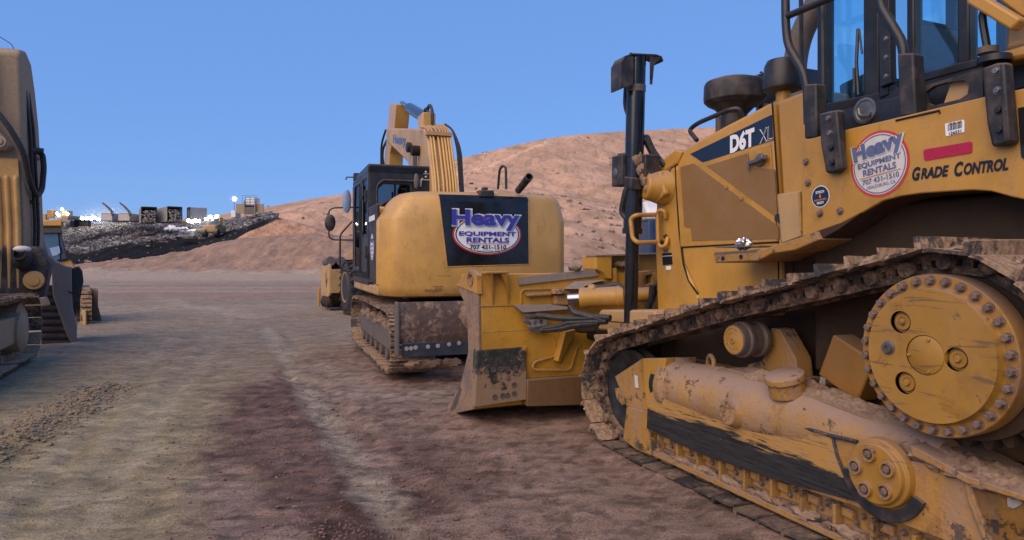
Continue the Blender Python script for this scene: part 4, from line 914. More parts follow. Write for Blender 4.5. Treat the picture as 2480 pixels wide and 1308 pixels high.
word('RENTALS', .0, -.030, .205, .036, 'x', 3, .03).build('lettering', 'blue_faded', so, smooth=0)
word('707 431-1510', .0, -.082, .225, .030, 'x', 3, .02).build('lettering', 'blue_faded', so, smooth=0)
word('HEALDSBURG, CA', .0, -.118, .175, .020, 'x', 3, 0).build('lettering', 'blue_faded', so, smooth=0)
MB().add([tuple(sk(3)(x, y)) for x, y in ((-.125, -.060), (.125, -.060), (.125, -.0555), (-.125, -.0555))], [(0, 1, 2, 3)]).build('sticker_rule', 'orange', so, smooth=0)
sk2 = sticker('round_sticker', feo, FY + .002, (1987, 476), .06, 5)
so = MB().disc(sk2(0), .066, .066).build('round_sticker', 'white', feo, smooth=0); MB().disc(sk2(1), .061, .061).build('sticker_face', 'navy', so, smooth=0)
word('SITECH', 0, .027, .062, .016, '', 2, .03, tf=sk2).build('lettering', 'white', so, smooth=0); word('EARTHWORKS', 0, -.020, .088, .012, '', 2, .02, tf=sk2).build('lettering', 'orange', so, smooth=0); word('READY', 0, -.038, .052, .014, '', 2, .03, tf=sk2).build('lettering', 'white', so, smooth=0)
pic = MB().disc(lambda u, v: sk2(2)(u, v + .001), .007, .012, 16); pic.add([tuple(sk2(2)(x, y)) for x, y in ((-.002, .010), (.002, .010), (.002, .022), (-.002, .022))], [(0, 1, 2, 3)]); pic.build('emblem', 'orange', so, smooth=0)
g = MB().extr([S(*p, y=FY + .001) for p in [(2240, 362), (2351, 343), (2355, 346), (2355, 368), (2351, 371), (2243, 389), (2239, 386), (2237, 366)]], (0, .003, 0)); g.build('reflector_strip', 'crimson', feo)
g = MB().extr([S(*p, y=FY + .001) for p in [(2289, 300), (2333, 290), (2336, 293), (2336, 320), (2294, 330), (2291, 328)]], (0, .002, 0)); lb = g.build('barcode_label', 'white', feo)
g = MB(); a_, b_, U_, V_ = axes(FY + .0045, (2295, 318), (2331, 309)); V_ = Vector((0, 0, 1)); L_ = (b_ - a_).length; x = 0
while x < .96:
    w = rng.choice((.012, .02, .03)); q = [a_ + U_ * L_ * x, a_ + U_ * L_ * min(1, x + w)]; g.add([tuple(p) for p in (q[0], q[1], q[1] + V_ * .034, q[0] + V_ * .034)], [(0, 1, 2, 3)]); x += w + rng.choice((.012, .02, .03))
g.build('barcode', 'black_vinyl', lb, smooth=0)
lettering('126531', FY + .0045, (2298, 324), (2328, 317), .016, 'black_vinyl', 'lettering', lb, .03, up=(0, 0, 1)); lettering('EFUEL, LLC', FY + .0045, (2299, 301), (2328, 294), .011, 'black_vinyl', 'lettering', lb, .02, up=(0, 0, 1))
for body, pa, pb, h in (('G', (2209, 422), (2229, 420), .072), ('RADE', (2230, 421), (2298, 413), .056), ('C', (2311, 411), (2333, 408), .072), ('ONTROL', (2334, 410), (2442, 397), .058)):
    lettering(body, FY + .003, pa, pb, h, 'black_vinyl', 'lettering', feo, .045, .22, up=(0, 0, 1))
g = MB().extr([S(*p, y=FY + .001) for p in [(2466, 262), (2500, 255), (2500, 400), (2474, 380)]], (0, .003, 0)); g.build('dark_decal', 'black_vinyl', feo)

# --- cab
CY = .66
cab = MB(); fr = lambda pts, y=CY, d=-.08: cab.extr([S(*p, y=y) for p in pts], (0, d, 0))
fr([(1978, -260), (2000, -260), (2000, 262), (1978, 262)]); fr([(2090, -260), (2128, -260), (2128, 240), (2090, 262)]); fr([(2195, -260), (2212, -260), (2214, 215), (2195, 215)])
fr([(2128, -260), (2146, -260), (2150, 230), (2128, 240)], CY + .02); fr([(2318, -260), (2345, -260), (2347, 150), (2318, 160)])
fr([(2212, 184), (2318, 152), (2347, 146), (2480, 112), (2480, 132), (2212, 205)], CY + .015); fr([(2440, -260), (2700, -260), (2700, 140), (2440, 120)], CY, -.05)
fr([(1978, 255), (2120, 225), (2215, 200), (2480, 130), (2700, 70), (2700, 170), (2480, 215), (2215, 275), (2040, 316), (1978, 330)], CY + .01, -.10)
cabo = cab.build('cab', 'black', dz, .01)
pz = S(1978, 262, y=CY); xb = S(2700, 0, y=CY).x; xf = pz.x
g = MB(); g.box(xb, xf, -CY, -CY + .08, 1.9, 2.55); g.box(xf - .06, xf, -CY, CY, 1.9, 2.50); g.box(xb, xb + .08, -CY, CY, 1.9, 2.7)
for x in (xf - .04, S(2105, 0, y=CY).x, S(2330, 0, y=CY).x - .25, xb + .04): g.box(x - .035, x + .035, -CY, -CY + .07, 2.5, 3.95)
for y in (-.25,): g.box(xf - .05, xf, y - .03, y + .03, 2.4, 3.95)
g.build('cab_frame_far', 'black', cabo, .006)
MB().box(xb - .1, xf + .1, -CY - .1, CY + .1, 3.95, 4.12).build('cab_roof', 'yellow', cabo, .04)
MB().box(xb, xf, -CY + .02, CY - .02, 1.88, 1.93).build('cab_floor', 'black', cabo)
def pane(pts, y=CY - .03): MB().extr([S(*p, y=y) for p in pts], (0, -.006, 0)).build('window', 'glass', cabo)
pane([(1999, -260), (2092, -260), (2092, 252), (1999, 268)]); pane([(2211, -260), (2320, -260), (2320, 162), (2211, 196)]); pane([(2344, -260), (2445, -260), (2445, 130), (2344, 158)])
MB().box(xb + .1, xf - .05, -CY + .03, -CY + .036, 2.5, 3.95).build('window', 'glass', cabo); MB().box(xf - .02, xf - .014, -CY + .05, CY - .05, 2.45, 3.95).build('window', 'glass', cabo)
g = MB(); c_ = S(2226, 140, y=.1); g.extr([S(*p, y=.22) for p in [(2205, 62), (2232, 57), (2240, 65), (2244, 175), (2205, 178)]], (0, -.42, 0)); g.box(c_.x - .28, c_.x + .28, -.25, .25, 2.28, 2.42); go = g.build('seat', 'seat', cabo, .03, 3)
for k in range(3): MB().obox(S(2247, 70 + k * 45, y=.0), (.03, 0, 0), (0, .16, 0), (0, 0, .045)).build('seat_bolster', 'seat', go, .02)
g = MB(); g.box(xf - .40, xf - .12, -.35, .35, 1.93, 2.52); g.extr([S(*p, y=.2) for p in [(2030, 205), (2060, 190), (2095, 175), (2100, 260), (2035, 270)]], (0, -.4, 0)); g.build('dashboard', 'black', cabo, .02)
g = MB().tube([S(2078, 70, y=CY + .0), S(2074, 150, y=CY + .01), S(2079, 230, y=CY + .01)], .010, 6); g.tube([S(2081, 72, y=CY), S(2088, 130, y=CY + .01)], .006, 6); g.tube([S(2068, 165, y=CY), S(2069, 225, y=CY)], .008, 6); g.build('wiper', 'black', cabo)
# door edge plate with bolts, slotted sill plate
g = MB().extr([S(*p, y=CY + .05) for p in [(2124, -100), (2150, -100), (2158, 200), (2130, 212)]], (0, -.05, 0)); dpo = g.build('door_edge', 'black', cabo, .004)
for k in (94, 139, 185, 49): MB().hexb(S(2146, k, y=CY + .05), (0, 1, 0), .012, .01).build('bolt', 'steel', dpo)
slot = [(2242, 222), (2262, 208), (2290, 200), (2335, 194), (2347, 205), (2343, 228), (2325, 240), (2260, 256), (2246, 250)]
g = MB(); g.extr([S(*p, y=FY - .10) for p in [(2214, 215), (2380, 165), (2380, 245), (2216, 284)]], (0, -.03, 0), [[S(*p, y=FY - .10) for p in slot]]); g.build('sill_plate', 'black_dusty', cabo)
MB().extr([S(*p, y=FY - .14) for p in [(2283, 260), (2302, 205), (2330, 190), (2370, 185), (2370, 240)]], (0, -.02, 0)).build('inner_panel', 'tan_paint', cabo)
g = MB().extr([S(*p, y=.80) for p in [(2026, 270), (2210, 225), (2215, 285), (2028, 326)]], (0, -.12, 0)); bo = g.build('sill_box', 'black', cabo, .006)
g = MB(); g.lathe(S(2095, 268, y=.80), (0, 1, 0), [(0, .075), (.006, .075), (.006, .06), (.001, .055)], 24); g.tube([S(2080, 264, y=.83), S(2083, 282, y=.84), S(2105, 280, y=.84), S(2106, 272, y=.84)], .012, 8, .02); g.build('door_handle', 'steel', bo)
# handrails in channel posts
RY = .86
def rail(pts, post, y=RY):
    ro = MB().tube([S(*p, y=y) for p in pts], .027, 10, .06).build('handrail', 'black', dz)
    MB().extr([S(*p, y=y + .03) for p in post], (0, -.09, 0)).build('rail_post', 'black_dusty', ro, .01); return ro
ro = rail([(1900, -200), (1903, 60), (1908, 110), (1945, 172), (1955, 215), (1957, 300)], [(1945, 205), (1976, 202), (1978, 332), (1948, 336)])
MB().tube([S(1905, 40, y=RY), S(1985, 6, y=RY), S(2060, -25, y=RY)], .022, 10).build('rail_bar', 'black', ro); MB().tube([S(1937, -200, y=RY - .15), S(1942, 160, y=RY - .15)], .014, 8).build('rail_bar', 'black', ro)
ro = rail([(2126, -200), (2132, 15), (2150, 45), (2186, 105), (2190, 150), (2192, 240)], [(2172, 130), (2211, 128), (2218, 278), (2178, 282)])
g = MB().tube([S(1992, -100, y=.74), S(1996, 230, y=.74), S(1990, 268, y=.74)], .016, 8); g.build('handrail', 'black', dz)
for pts in ([(1982, 275), (2010, 268), (2034, 265), (2037, 408), (2020, 420), (1999, 420), (1986, 350)], [(2375, 165), (2410, 152), (2440, 150), (2456, 345), (2440, 352), (2400, 356), (2388, 300)]):
    p0 = MB().extr([S(*p, y=FY + .05) for p in pts], (0, -.05, 0)).build('cab_bracket', 'black_dusty', dz, .015)
    mx = sum(p[0] for p in pts) / len(pts); my = min(p[1] for p in pts); hh = max(p[1] for p in pts) - my
    MB().extr([S(*p, y=FY + .09) for p in [(mx + 4, my + 4), (mx + 16, my + 2), (mx + 30, my + hh * .93), (mx + 12, my + hh * .96)]], (0, -.045, 0)).build('bracket_rib', 'black_dusty', p0, .008)
    for k in range(4): MB().hexb(S(mx - 2 + k * 3, my + 22 + k * hh * .23, y=FY + .05), (0, 1, 0), .015, .016).build('bolt', 'black' if k > 1 else 'steel', p0)
g = MB().tube([S(2392, 122, y=.80), S(2381, 60, y=.80), S(2379, 35, y=.80), S(2388, 22, y=.80), S(2400, 26, y=.80)], .018, 8, .03); g.build('mirror_arm', 'black', cabo)
# fuel tank and arm behind the cab
g = MB().extr([S(*p, y=.80) for p in [(2366, 165), (2368, 140), (2480, 108), (2700, 50), (2700, 80), (2480, 140)]], (0, -.5, 0)); to = g.build('fuel_tank', 'yellow', dz, .02)
MB().extr([S(*p, y=.74) for p in [(2432, 125), (2440, 10), (2600, -60), (2700, -60), (2700, 60)]], (0, -.5, 0)).build('tank_upright', 'tan_paint', to, .02)
MB().lathe(S(2408, 152, y=.84), (0, 0, 1), [(0, .07), (.03, .07), (.035, .05)], 20).build('filler_cap', 'black', to)
MB().lathe(S(2392, 130, y=.80), (0, 0, 1), [(0, .045), (.03, .045)], 16).build('mirror_foot', 'grey_steel', to)
MB().bar(S(2358, -6, y=.85), S(2470, 62, y=.85), .07, .06).build('work_light_arm', 'yellow', dz, .012)
MB().extr([S(*p, y=.80) for p in [(2405, -10), (2440, -30), (2560, -30), (2560, 60), (2470, 40)]], (0, -.15, 0)).build('light_bracket', 'yellow', dz, .012)

# --- blade and its gear
BX = 4.04; HB = 1.94
def Bp(px_, py_, x=BX): return S(px_, py_, x=x)
bl = MB()
prof = [(4.05, 1.49), (4.62, 1.47), (4.62, 1.40), (4.44, 1.20), (4.345, 1.03), (4.32, .705), (4.53, .34), (4.84, .03), (4.78, -.0), (4.14, .17), (4.03, .77)]
bl.prism(prof, -HB, HB - .03)
blo = bl.build('blade', 'yellow_blade', dz, .012)
M['worn_edge'] = mudmix('worn_blade_edge', (.19, .15, .135), (.36, .23, .14), .38, .58, .6, .2, 4, .4, .2, False)
e_ = MB().prism([(4.045, 1.48), (4.70, 1.37), (4.44, 1.20), (4.335, 1.03), (4.31, .705), (4.545, .34), (5.02, .0), (4.80, -.02), (4.14, .165), (4.02, .77)], HB - .03, HB); eo = e_.build('blade_end_plate', 'worn_edge', blo, .006)
eye = [S(*p, y=HB + .01) for p in [(1103, 690), (1112, 682), (1130, 660), (1138, 655), (1148, 657), (1155, 668), (1157, 712), (1128, 700)]]
hole = [S(1139 + 8 * math.cos(2 * math.pi * i / 18), 674 + 10 * math.sin(2 * math.pi * i / 18), y=HB + .01) for i in range(18)]
MB().extr(eye, (0, -.045, 0), [hole]).build('lifting_eye', 'yellow', eo)
g = MB(); c_ = S(1139, 674, y=HB + .012); g.lathe(c_, (0, 1, 0), [(-.05, .085), (.005, .085), (.005, .062), (-.05, .062)], 22, False); g.build('eye_ring', 'yellow_dirty', eo)
def wear():
    s = NT('worn_black_panel'); n = s.noise(3.2, 9, rough=.7); n2 = s.noise(12, 8, rough=.7); p = s.sep(s.tc.outputs['Object'])
    c = s.mix(s.ramp(n2, .4, .62), (.018, .020, .017), (.05, .048, .04)); low = s.ramp(p[2], .62, .22, 0, .22)
    c = s.mix(s.ramp(s.math('ADD', s.math('ADD', s.math('MULTIPLY', n, .6), s.math('MULTIPLY', n2, .4)), low), .53, .60), c, (.27, .175, .10))
    cor = s.math('ADD', s.math('MULTIPLY', p[1], -.9), p[2]); c = s.mix(s.ramp(s.math('ADD', cor, s.math('MULTIPLY', n2, .35)), -.40, -.36), c, (.52, .27, .05))
    s.bump(s.math('ADD', n2, n), .6, .01); return s.out(c, .75)
M['wear_panel'] = wear()
g = MB().extr([Bp(1157, 849, 4.015), Bp(1275, 840, 4.015), Bp(1275, 968, 4.015), Bp(1150, 986, 4.015)], (.12, 0, 0)); wo_ = g.build('wear_panel', 'wear_panel', blo, .005)
hm = MB().lathe((0, 0, 0), (-1, 0, 0), [(0, .026), (.006, .026), (.006, .017), (-.004, .015)], 14).mesh('bolt', 'roller')
for p in [(1157, 900), (1176, 898), (1195, 896), (1213, 894), (1231, 893), (1249, 892), (1266, 891), (1198, 961), (1217, 958), (1229, 957), (1245, 953), (1245, 932)]:
    o = bpy.data.objects.new('bolt', hm); C.objects.link(o); o.parent = wo_; o.location = Bp(*p, 4.013)
MB().prism([(4.55, .33), (4.86, .02), (5.06, -.03), (4.98, -.05), (4.70, .06), (4.5, .30)], -HB - .02, HB + .005).build('cutting_edge', 'steel', blo, .004)
g = MB().extr([Bp(1176, 658, 3.93), Bp(1234, 657, 3.93), Bp(1234, 662, 3.93), Bp(1176, 664, 3.93)], (.14, 0, 0))
for x0 in (1178, 1215):
    g.extr([Bp(x0, 664, 3.94), Bp(x0 + 17, 663, 3.94), Bp(x0 + 18, 690, 4.0), Bp(x0 + 18, 745, 4.04), Bp(x0 + 14, 745, 4.04), Bp(x0 + 12, 692, 4.0)], (.10, 0, 0))
g.build('stow_bracket', 'yellow', blo, .006)
for pts in ([(1160, 742), (1290, 738)], [(1162, 805), (1275, 800)]): MB().tube([Bp(*p, BX - .003) for p in pts], .006, 6).build('weld_bead', 'yellow_blade', blo)
def rib(pts, r=.012, x=BX - .005): MB().tube([Bp(*p, x) for p in pts], r, 6, .03, False).build('pressed_rib', 'yellow_blade', blo)
rib([(1261, 738), (1262, 708), (1268, 701), (1400, 697)]); rib([(1340, 812), (1346, 850), (1345, 862), (1296, 876), (1289, 888), (1296, 896), (1375, 896), (1383, 890), (1398, 840), (1408, 836)]); rib([(1283, 725), (1284, 718), (1292, 716), (1335, 716)])
MB().extr([Bp(1352, 876, 3.93), Bp(1370, 803, 3.90), Bp(1398, 797, 3.88), Bp(1385, 822, 3.92), Bp(1357, 880, 4.03)], (.12, 0, 0)).build('gusset', 'yellow_blade', blo, .006)
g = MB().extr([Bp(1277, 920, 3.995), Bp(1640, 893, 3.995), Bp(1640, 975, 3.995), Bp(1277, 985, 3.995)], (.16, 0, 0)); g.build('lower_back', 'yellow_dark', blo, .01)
MB().extr([Bp(1255, 672, 4.03), Bp(1440, 652, 4.03), Bp(1450, 668, 4.02), Bp(1258, 690, 4.02)], (.02, 0, 0)).build('dusty_top', 'grey_plate', blo)
# raised centre of the blade
g = MB().extr([Bp(1444, 621, 3.98), Bp(1482, 620, 3.98), Bp(1482, 676, 3.98), Bp(1470, 675, 3.98), Bp(1462, 660, 3.98), Bp(1446, 652, 3.98)], (.3, 0, 0)); g.extr([Bp(1482, 620, 4.12), Bp(1640, 614, 4.12), Bp(1640, 720, 4.12), Bp(1482, 720, 4.12)], (.05, 0, 0)); g.extr([Bp(1484, 650, 4.0), Bp(1494, 648, 4.0), Bp(1496, 700, 4.0), Bp(1486, 700, 4.0)], (.12, 0, 0))
co = g.build('blade_centre', 'yellow_blade', blo, .006)
MB().extr([Bp(1443, 618, 3.97), Bp(1640, 611, 3.97), Bp(1640, 614, 3.97), Bp(1443, 621, 3.97)], (.22, 0, 0)).build('centre_top', 'grey_plate', co)
g = MB()
for i, (px_, py_) in enumerate(((1500, 640), (1515, 644), (1530, 640), (1392, 648))): c_ = Bp(px_, py_, 4.05); g.blob(tuple(c_), .06, .07, .035, 90 + i, .4, 8)
g.build('caked_dirt', 'mud', co)['kind'] = 'stuff'
g = MB(); g.extr([Bp(1535, 660, 3.9), Bp(1580, 655, 3.9), Bp(1585, 700, 3.9), Bp(1540, 705, 3.9)], (.12, 0, 0), [[Bp(1560, 668, 3.9), Bp(1580, 664, 3.9), Bp(1580, 686, 3.9), Bp(1562, 690, 3.9)]]); g.extr([Bp(1535, 705, 3.88), Bp(1600, 698, 3.88), Bp(1600, 712, 3.88), Bp(1535, 716, 3.88)], (.16, 0, 0)); g.extr([Bp(1550, 712, 3.7), Bp(1600, 710, 3.7), Bp(1600, 790, 3.7), Bp(1570, 780, 3.7)], (.1, 0, 0)); g.build('pivot_block', 'yellow_dirty', co, .01)
# angle cylinder, links, hoses
g = MB().extr([Bp(1277, 712, 3.98), Bp(1384, 705, 3.98), Bp(1386, 712, 3.98), Bp(1278, 719, 3.98)], (.1, 0, 0)); g.extr([Bp(1346, 715, 3.95), Bp(1384, 713, 3.95), Bp(1386, 740, 3.95), Bp(1346, 738, 3.95)], (.12, 0, 0)); g.lathe(Bp(1352, 700, 3.95), (0, 0, -1), [(0, .07), (.05, .07)], 18)
go = g.build('cylinder_lug', 'yellow_dirty', blo, .008)
MB().extr([Bp(1247, 740, 3.98), Bp(1340, 738, 3.90), Bp(1386, 744, 3.90), Bp(1386, 749, 3.90), Bp(1268, 757, 3.92)], (.09, 0, 0)).build('lug_plate', 'grey_plate', go, .004)
MB().extr([Bp(1372, 700, 3.95), Bp(1398, 682, 3.95), Bp(1470, 678, 3.95), Bp(1440, 684, 3.9), Bp(1400, 700, 3.9)], (.1, 0, 0)).build('cylinder_shield', 'grey_plate', go, .004)
a_, b_ = Bp(1405, 722, 3.86), Bp(1512, 716, 3.60)
g = MB(); d_ = (b_ - a_).normalized(); ln = (b_ - a_).length; g.lathe(a_, d_, [(0, .07), (0, .105), (.04, .108), (.08, .098), (ln - .07, .098), (ln - .06, .106), (ln, .104)], 30); g.cyl(b_, b_ + d_ * .3, .07); aco = g.build('angle_cylinder', 'yellow', dz, .004)
MB().cyl(a_ - d_ * .12, a_, .055, n=24).build('cylinder_rod', 'chrome', aco)
g = MB(); c_ = Bp(1434, 700, 3.78); g.blob(tuple(c_), .05, .05, .05, 3, .1, 10); g.build('port_elbow', 'yellow', aco)
MB().tube([c_ + Vector((0, -.02, .02)), Bp(1455, 697, 3.74), Bp(1495, 688, 3.66), Bp(1512, 700, 3.55), Bp(1520, 730, 3.5)], .028, 8, .08).build('hydraulic_hose', 'rubber', aco)
MB().cyl(c_ + Vector((0, -.03, .02)), Bp(1452, 697, 3.745), .022).build('hose_fitting', 'steel', aco)
vb = MB().extr([Bp(1284, 774, 3.96), Bp(1324, 770, 3.96), Bp(1325, 788, 3.96), Bp(1285, 793, 3.96)], (.07, 0, 0)); vbo = vb.build('valve_block', 'bin_steel', blo, .005)
g = MB()
for p in ((1296, 782), (1310, 780)): g.lathe(Bp(*p, 3.958), (-1, 0, 0), [(0, .022), (.006, .022), (.006, .014), (-.004, .012)], 12)
for pa, pb in (((1268, 765), (1305, 764)), ((1280, 796), (1320, 794)), ((1268, 775), (1284, 784)), ((1290, 802), (1312, 800))): g.bar(Bp(*pa, 3.95), Bp(*pb, 3.94), .04, .035)
g.build('hose_fitting', 'steel', vbo, .004)
for pts in ([(1300, 764), (1350, 770), (1400, 773), (1450, 768), (1478, 770)], [(1318, 795), (1350, 792), (1375, 782), (1420, 780), (1470, 778)], [(1312, 800), (1360, 796), (1390, 788), (1450, 782)], [(1380, 740), (1390, 757), (1420, 765), (1460, 775)]):
    MB().tube([Bp(px_, py_, 3.93 - .004 * (px_ - 1300)) for px_, py_ in pts], .030, 8, .1).build('hydraulic_hose', 'rubber', vbo)
g = MB().extr([S(*p, y=.80) for p in [(1450, 756), (1455, 750), (1583, 751), (1592, 768), (1585, 800), (1570, 806), (1450, 800), (1446, 785)]], (0, -.25, 0)); po = g.build('push_arm_cover', 'tan_paint', dz, .02, 3)
MB().tube([S(1450, 776, y=.803), S(1540, 783, y=.803), S(1590, 776, y=.803)], .004, 5).build('cover_seam', 'dark', po)
g = MB(); g.box(2.9, 3.95, -.5, .5, .5, .85); g.box(2.9, 3.9, .45, .62, .55, .95); g.cyl((3.6, .35, .8), (3.98, .75, .9), .09); g.extr([Bp(1400, 790, 3.8), Bp(1445, 780, 3.7), Bp(1446, 806, 3.7), Bp(1405, 808, 3.8)], (.12, 0, 0)); g.build('c_frame', 'hull', dz, .02)
g = MB().tube([S(1580, 690, y=.5), S(1578, 720, y=.5), S(1570, 748, y=.5)], .03, 8); g.tube([S(1600, 670, y=.4), S(1590, 700, y=.45), S(1575, 735, y=.45)], .024, 8); g.build('hydraulic_hose', 'rubber', dz)
# crumpled foil left on the step
fo = MB().blob((0, 0, 0), .055, .05, .042, 77, .55, 12).build('foil_ball', 'foil', None, smooth=0)
q = S(1800, 592, y=.80); fo.location = (DZ.o.x + q.x * DZ.d[0] + q.y * DZ.l[0], DZ.o.y + q.x * DZ.d[1] + q.y * DZ.l[1], q.z)
tag(fo, 'crumpled silver foil ball lying on the step of the near bulldozer', 'foil')

# ------------------------------------------------------------------ the excavator in the middle
EX = Frame(-1.14, 11.4, 109.49, .1); E = EX.survey
ex = thing('excavator', 'yellow excavator with black cab and a big rental sign across its rounded counterweight', 'excavator', tuple(EX.o), EX.a)
M['exc_yellow'] = paint('excavator_paint', (.62, .345, .088), .14, .04, .30, up=.4)
YC, HW = -.22, 1.49
def xr(y):
    t = abs(y - YC) / HW; return -1.62 + .22 * t ** 2.2 + (.34 * ((t - .84) / .16) ** 2.2 if t > .84 else 0)
def cham(z): return max(0, z - 2.12) * .72
def cw_ring(z, ins):
    n = 40; pts = []
    for i in range(n + 1):
        t = -1 + 2 * i / n; t = math.copysign(abs(t) ** .75, t); y = YC + t * HW
        pts.append((xr(y) + ins, YC + t * (HW - ins * .9 - cham(z) * (1 if t > 0 else .4)), z))
    w_ = HW - ins * .9 - cham(z); pts += [(-.80, YC + w_, z), (-.55, YC + w_ - .02, z), (-.55, YC - w_ - cham(z) * .6 + .02, z), (-.80, YC - w_ - cham(z) * .6, z)]
    return pts
mb = MB(); rings = [cw_ring(z, i) for z, i in ((.98, .10), (1.0, .05), (1.06, .015), (1.14, 0), (1.9, 0), (2.11, 0), (2.13, 0), (2.40, .0), (2.47, .025), (2.51, .07), (2.525, .14))]
for r_ in rings: mb.v += r_
k = len(rings[0])
for j in range(len(rings) - 1):
    for i in range(k): a = j * k + i; b = j * k + (i + 1) % k; mb.f.append([a, b, b + k, a + k])
mb.f.append(list(range(k))); mb.f.append(list(range((len(rings) - 1) * k, len(rings) * k)))
cw = mb.build('counterweight', 'exc_yellow', ex, smooth=28)
def rear(y, z, e=0.0):
    ins = 0 if z < 2.40 else (z - 2.40) * .33
    return Vector((xr(y) + ins - e, y, z))
def rear_pt(px_, py_):
    y = 0
    for _ in range(12): p = E(px_, py_, x=xr(y)); y = p.y
    return p.y, p.z
q0, q1, q2, q3 = rear_pt(1062, 466), rear_pt(1279, 464), rear_pt(1281, 640), rear_pt(1083, 646)
def panel(e): 
    def f(u, v):
        a = [q3[i] + (q2[i] - q3[i]) * u for i in (0, 1)]; b = [q0[i] + (q1[i] - q0[i]) * u for i in (0, 1)]
        return rear(a[0] + (b[0] - a[0]) * v, min(2.47, a[1] + (b[1] - a[1]) * v), e)
    return f
bp = MB().grid(panel(.008), 24, 16).build('black_panel', 'black_gloss', cw)
mb = MB()
for pts in ([q0, q3], [q3, q2], [q2, q1]):
    mb.tube([tuple(rear(pts[0][0] + (pts[1][0] - pts[0][0]) * t / 12, min(2.47, pts[0][1] + (pts[1][1] - pts[0][1]) * t / 12), .002)) for t in range(13)], .009, 6)
mb.build('panel_rim', 'exc_yellow', cw)
cs = rear_pt(1181, 568)
RS = 1.0
def sk3(k): return lambda u, v: rear(cs[0] - u, cs[1] + v, .013 + .006 * k)
def wd(t_, u, v, w, h, mat, k, off=.03, rot=0, sh=0, name='lettering'):
    mb = word(t_, u, v, w, h, '', k, off, rot, tf=sk3)
    return mb.build(name, mat, so2, smooth=0)
def oval(k, rx, ry): return MB().grid(lambda u, v: sk3(k)(rx * v * math.cos(2 * math.pi * u), ry * v * math.sin(2 * math.pi * u)), 64, 10)
so2 = oval(0, .53, .30).build('company_sign', 'red', cw, smooth=0)
oval(1, .505, .278).build('sticker_face', 'white', so2, smooth=0); MB().disc(sk3(2), .492, .267, 64, .965).build('sticker_ring', 'navy', so2, smooth=0)
wd('Heavy', -.005, .205, 1.08, .335, 'white', 3, .085); wd('Heavy', -.008, .202, 1.06, .305, 'shadow_blue', 4, .05); wd('Heavy', -.03, .212, 1.04, .295, 'blue', 5, .035)
wd('EQUIPMENT', 0, .005, .88, .075, 'blue', 3, .035); wd('RENTALS', .0, -.082, .66, .075, 'blue', 3, .035)
wd('707 431-1510', 0, -.185, .56, .066, 'navy', 3, .025); wd('HEALDSBURG', .01, -.244, .34, .026, 'navy', 3, .0)
MB().grid(lambda u, v: sk3(3)(-.33 + .66 * u, -.140 + .007 * v), 8, 1).build('sticker_rule', 'red', so2, smooth=0)
g = MB(); c_ = rear_pt(1176, 465); g.box(xr(c_[0]) - .02, xr(c_[0]) + .16, c_[0] - .13, c_[0] + .10, 2.44, 2.55); g.box(xr(c_[0]) + .02, xr(c_[0]) + .1, c_[0] - .05, c_[0] + .04, 2.55, 2.60); g.build('tail_light_bracket', 'black_dusty', cw, .02)
M['scuff'] = mudmix('rust_scuff', (.16, .05, .03), (.32, .17, .06), .4, .55, .8, 0, 30, .3, 0, False)
for (a, b, w, h) in [(1060, 694, .14, .012), (1062, 700, .10, .03), (1045, 703, .20, .02), (1000, 714, .22, .01), (1100, 712, .3, .01), (1075, 668, .2, .006), (1062, 716, .16, .015), (1130, 668, .1, .006)]:
    y, z = rear_pt(a, b); MB().grid(lambda u, v: rear(y + w * (.5 - u), z + h * (v - .5) + .004 * math.sin(u * 17), .0025 - (0 if z > 1.06 else .012)), 12, 2).build('paint_scuff', 'scuff', cw)
# house: side doors, deck
g = MB(); g.box(-.58, .9, -1.45, 1.22, 1.05, 2.35); g.box(-.9, 2.0, -1.3, 1.24, .98, 1.12)
ho = g.build('house', 'exc_yellow', ex, .03)
g = MB().box(-1.0, -.17, 1.225, 1.285, 1.16, 2.36); dr = g.build('side_door', 'black_dusty', ho, .02)
MB().box(-1.12, -.86, 1.215, 1.28, 1.14, 2.12).build('side_panel', 'exc_yellow', ho, .03)
MB().box(-1.05, 1.9, 1.20, 1.275, 1.0, 1.135).build('lower_skirt', 'tan_paint', ho, .02)
sk4 = lambda k: mapper((-.62, 1.288 + .002 * k, 1.72), (-1, 0, 0), (0, 0, 1))
s4 = MB().disc(sk4(0), .20, .20).build('company_sticker', 'white', dr, smooth=0); MB().disc(sk4(1), .18, .18, 48, .94).build('sticker_ring', 'navy', s4, smooth=0)
word('Heavy', 0, .10, .34, .12, '', 1, .05, tf=sk4).build('lettering', 'blue', s4, smooth=0); word('EQUIPMENT', 0, .01, .27, .04, '', 1, .02, tf=sk4).build('lettering', 'blue', s4, smooth=0); word('RENTALS', 0, -.05, .22, .04, '', 1, .02, tf=sk4).build('lettering', 'blue', s4, smooth=0); word('707 431-1510', 0, -.115, .22, .03, '', 1, .02, tf=sk4).build('lettering', 'navy', s4, smooth=0)
MB().box(-.9, -.3, 1.286, 1.292, 2.12, 2.20).build('reflective_strip', 'white', dr)
g = MB()
for i in range(7): g.box(-.30 + i * .03, -.285 + i * .03, 1.285, 1.30, 1.22, 1.62)
g.build('grille', 'dark', dr)
# deck fittings: rail, exhaust
g = MB().tube([E(1206, 458, y=-.6), E(1210, 412, y=-.6), E(1216, 402, y=-.6), E(1225, 405, y=-.62), E(1226, 458, y=-.62)], .02, 8, .04); g.build('deck_rail', 'black', ho)
g = MB(); a_, b_ = E(1255, 462, y=-.75), E(1282, 428, y=-.75); g.lathe(a_, b_ - a_, [(0, .052), ((b_ - a_).length, .058), ((b_ - a_).length, .045), ((b_ - a_).length - .15, .04)], 20, False); g.build('exhaust_pipe', 'black_dusty', ho)
g = MB(); g.box(-.9, -.4, -1.1, .4, 2.35, 2.53); g.build('engine_cover', 'black_gloss', ho, .04)
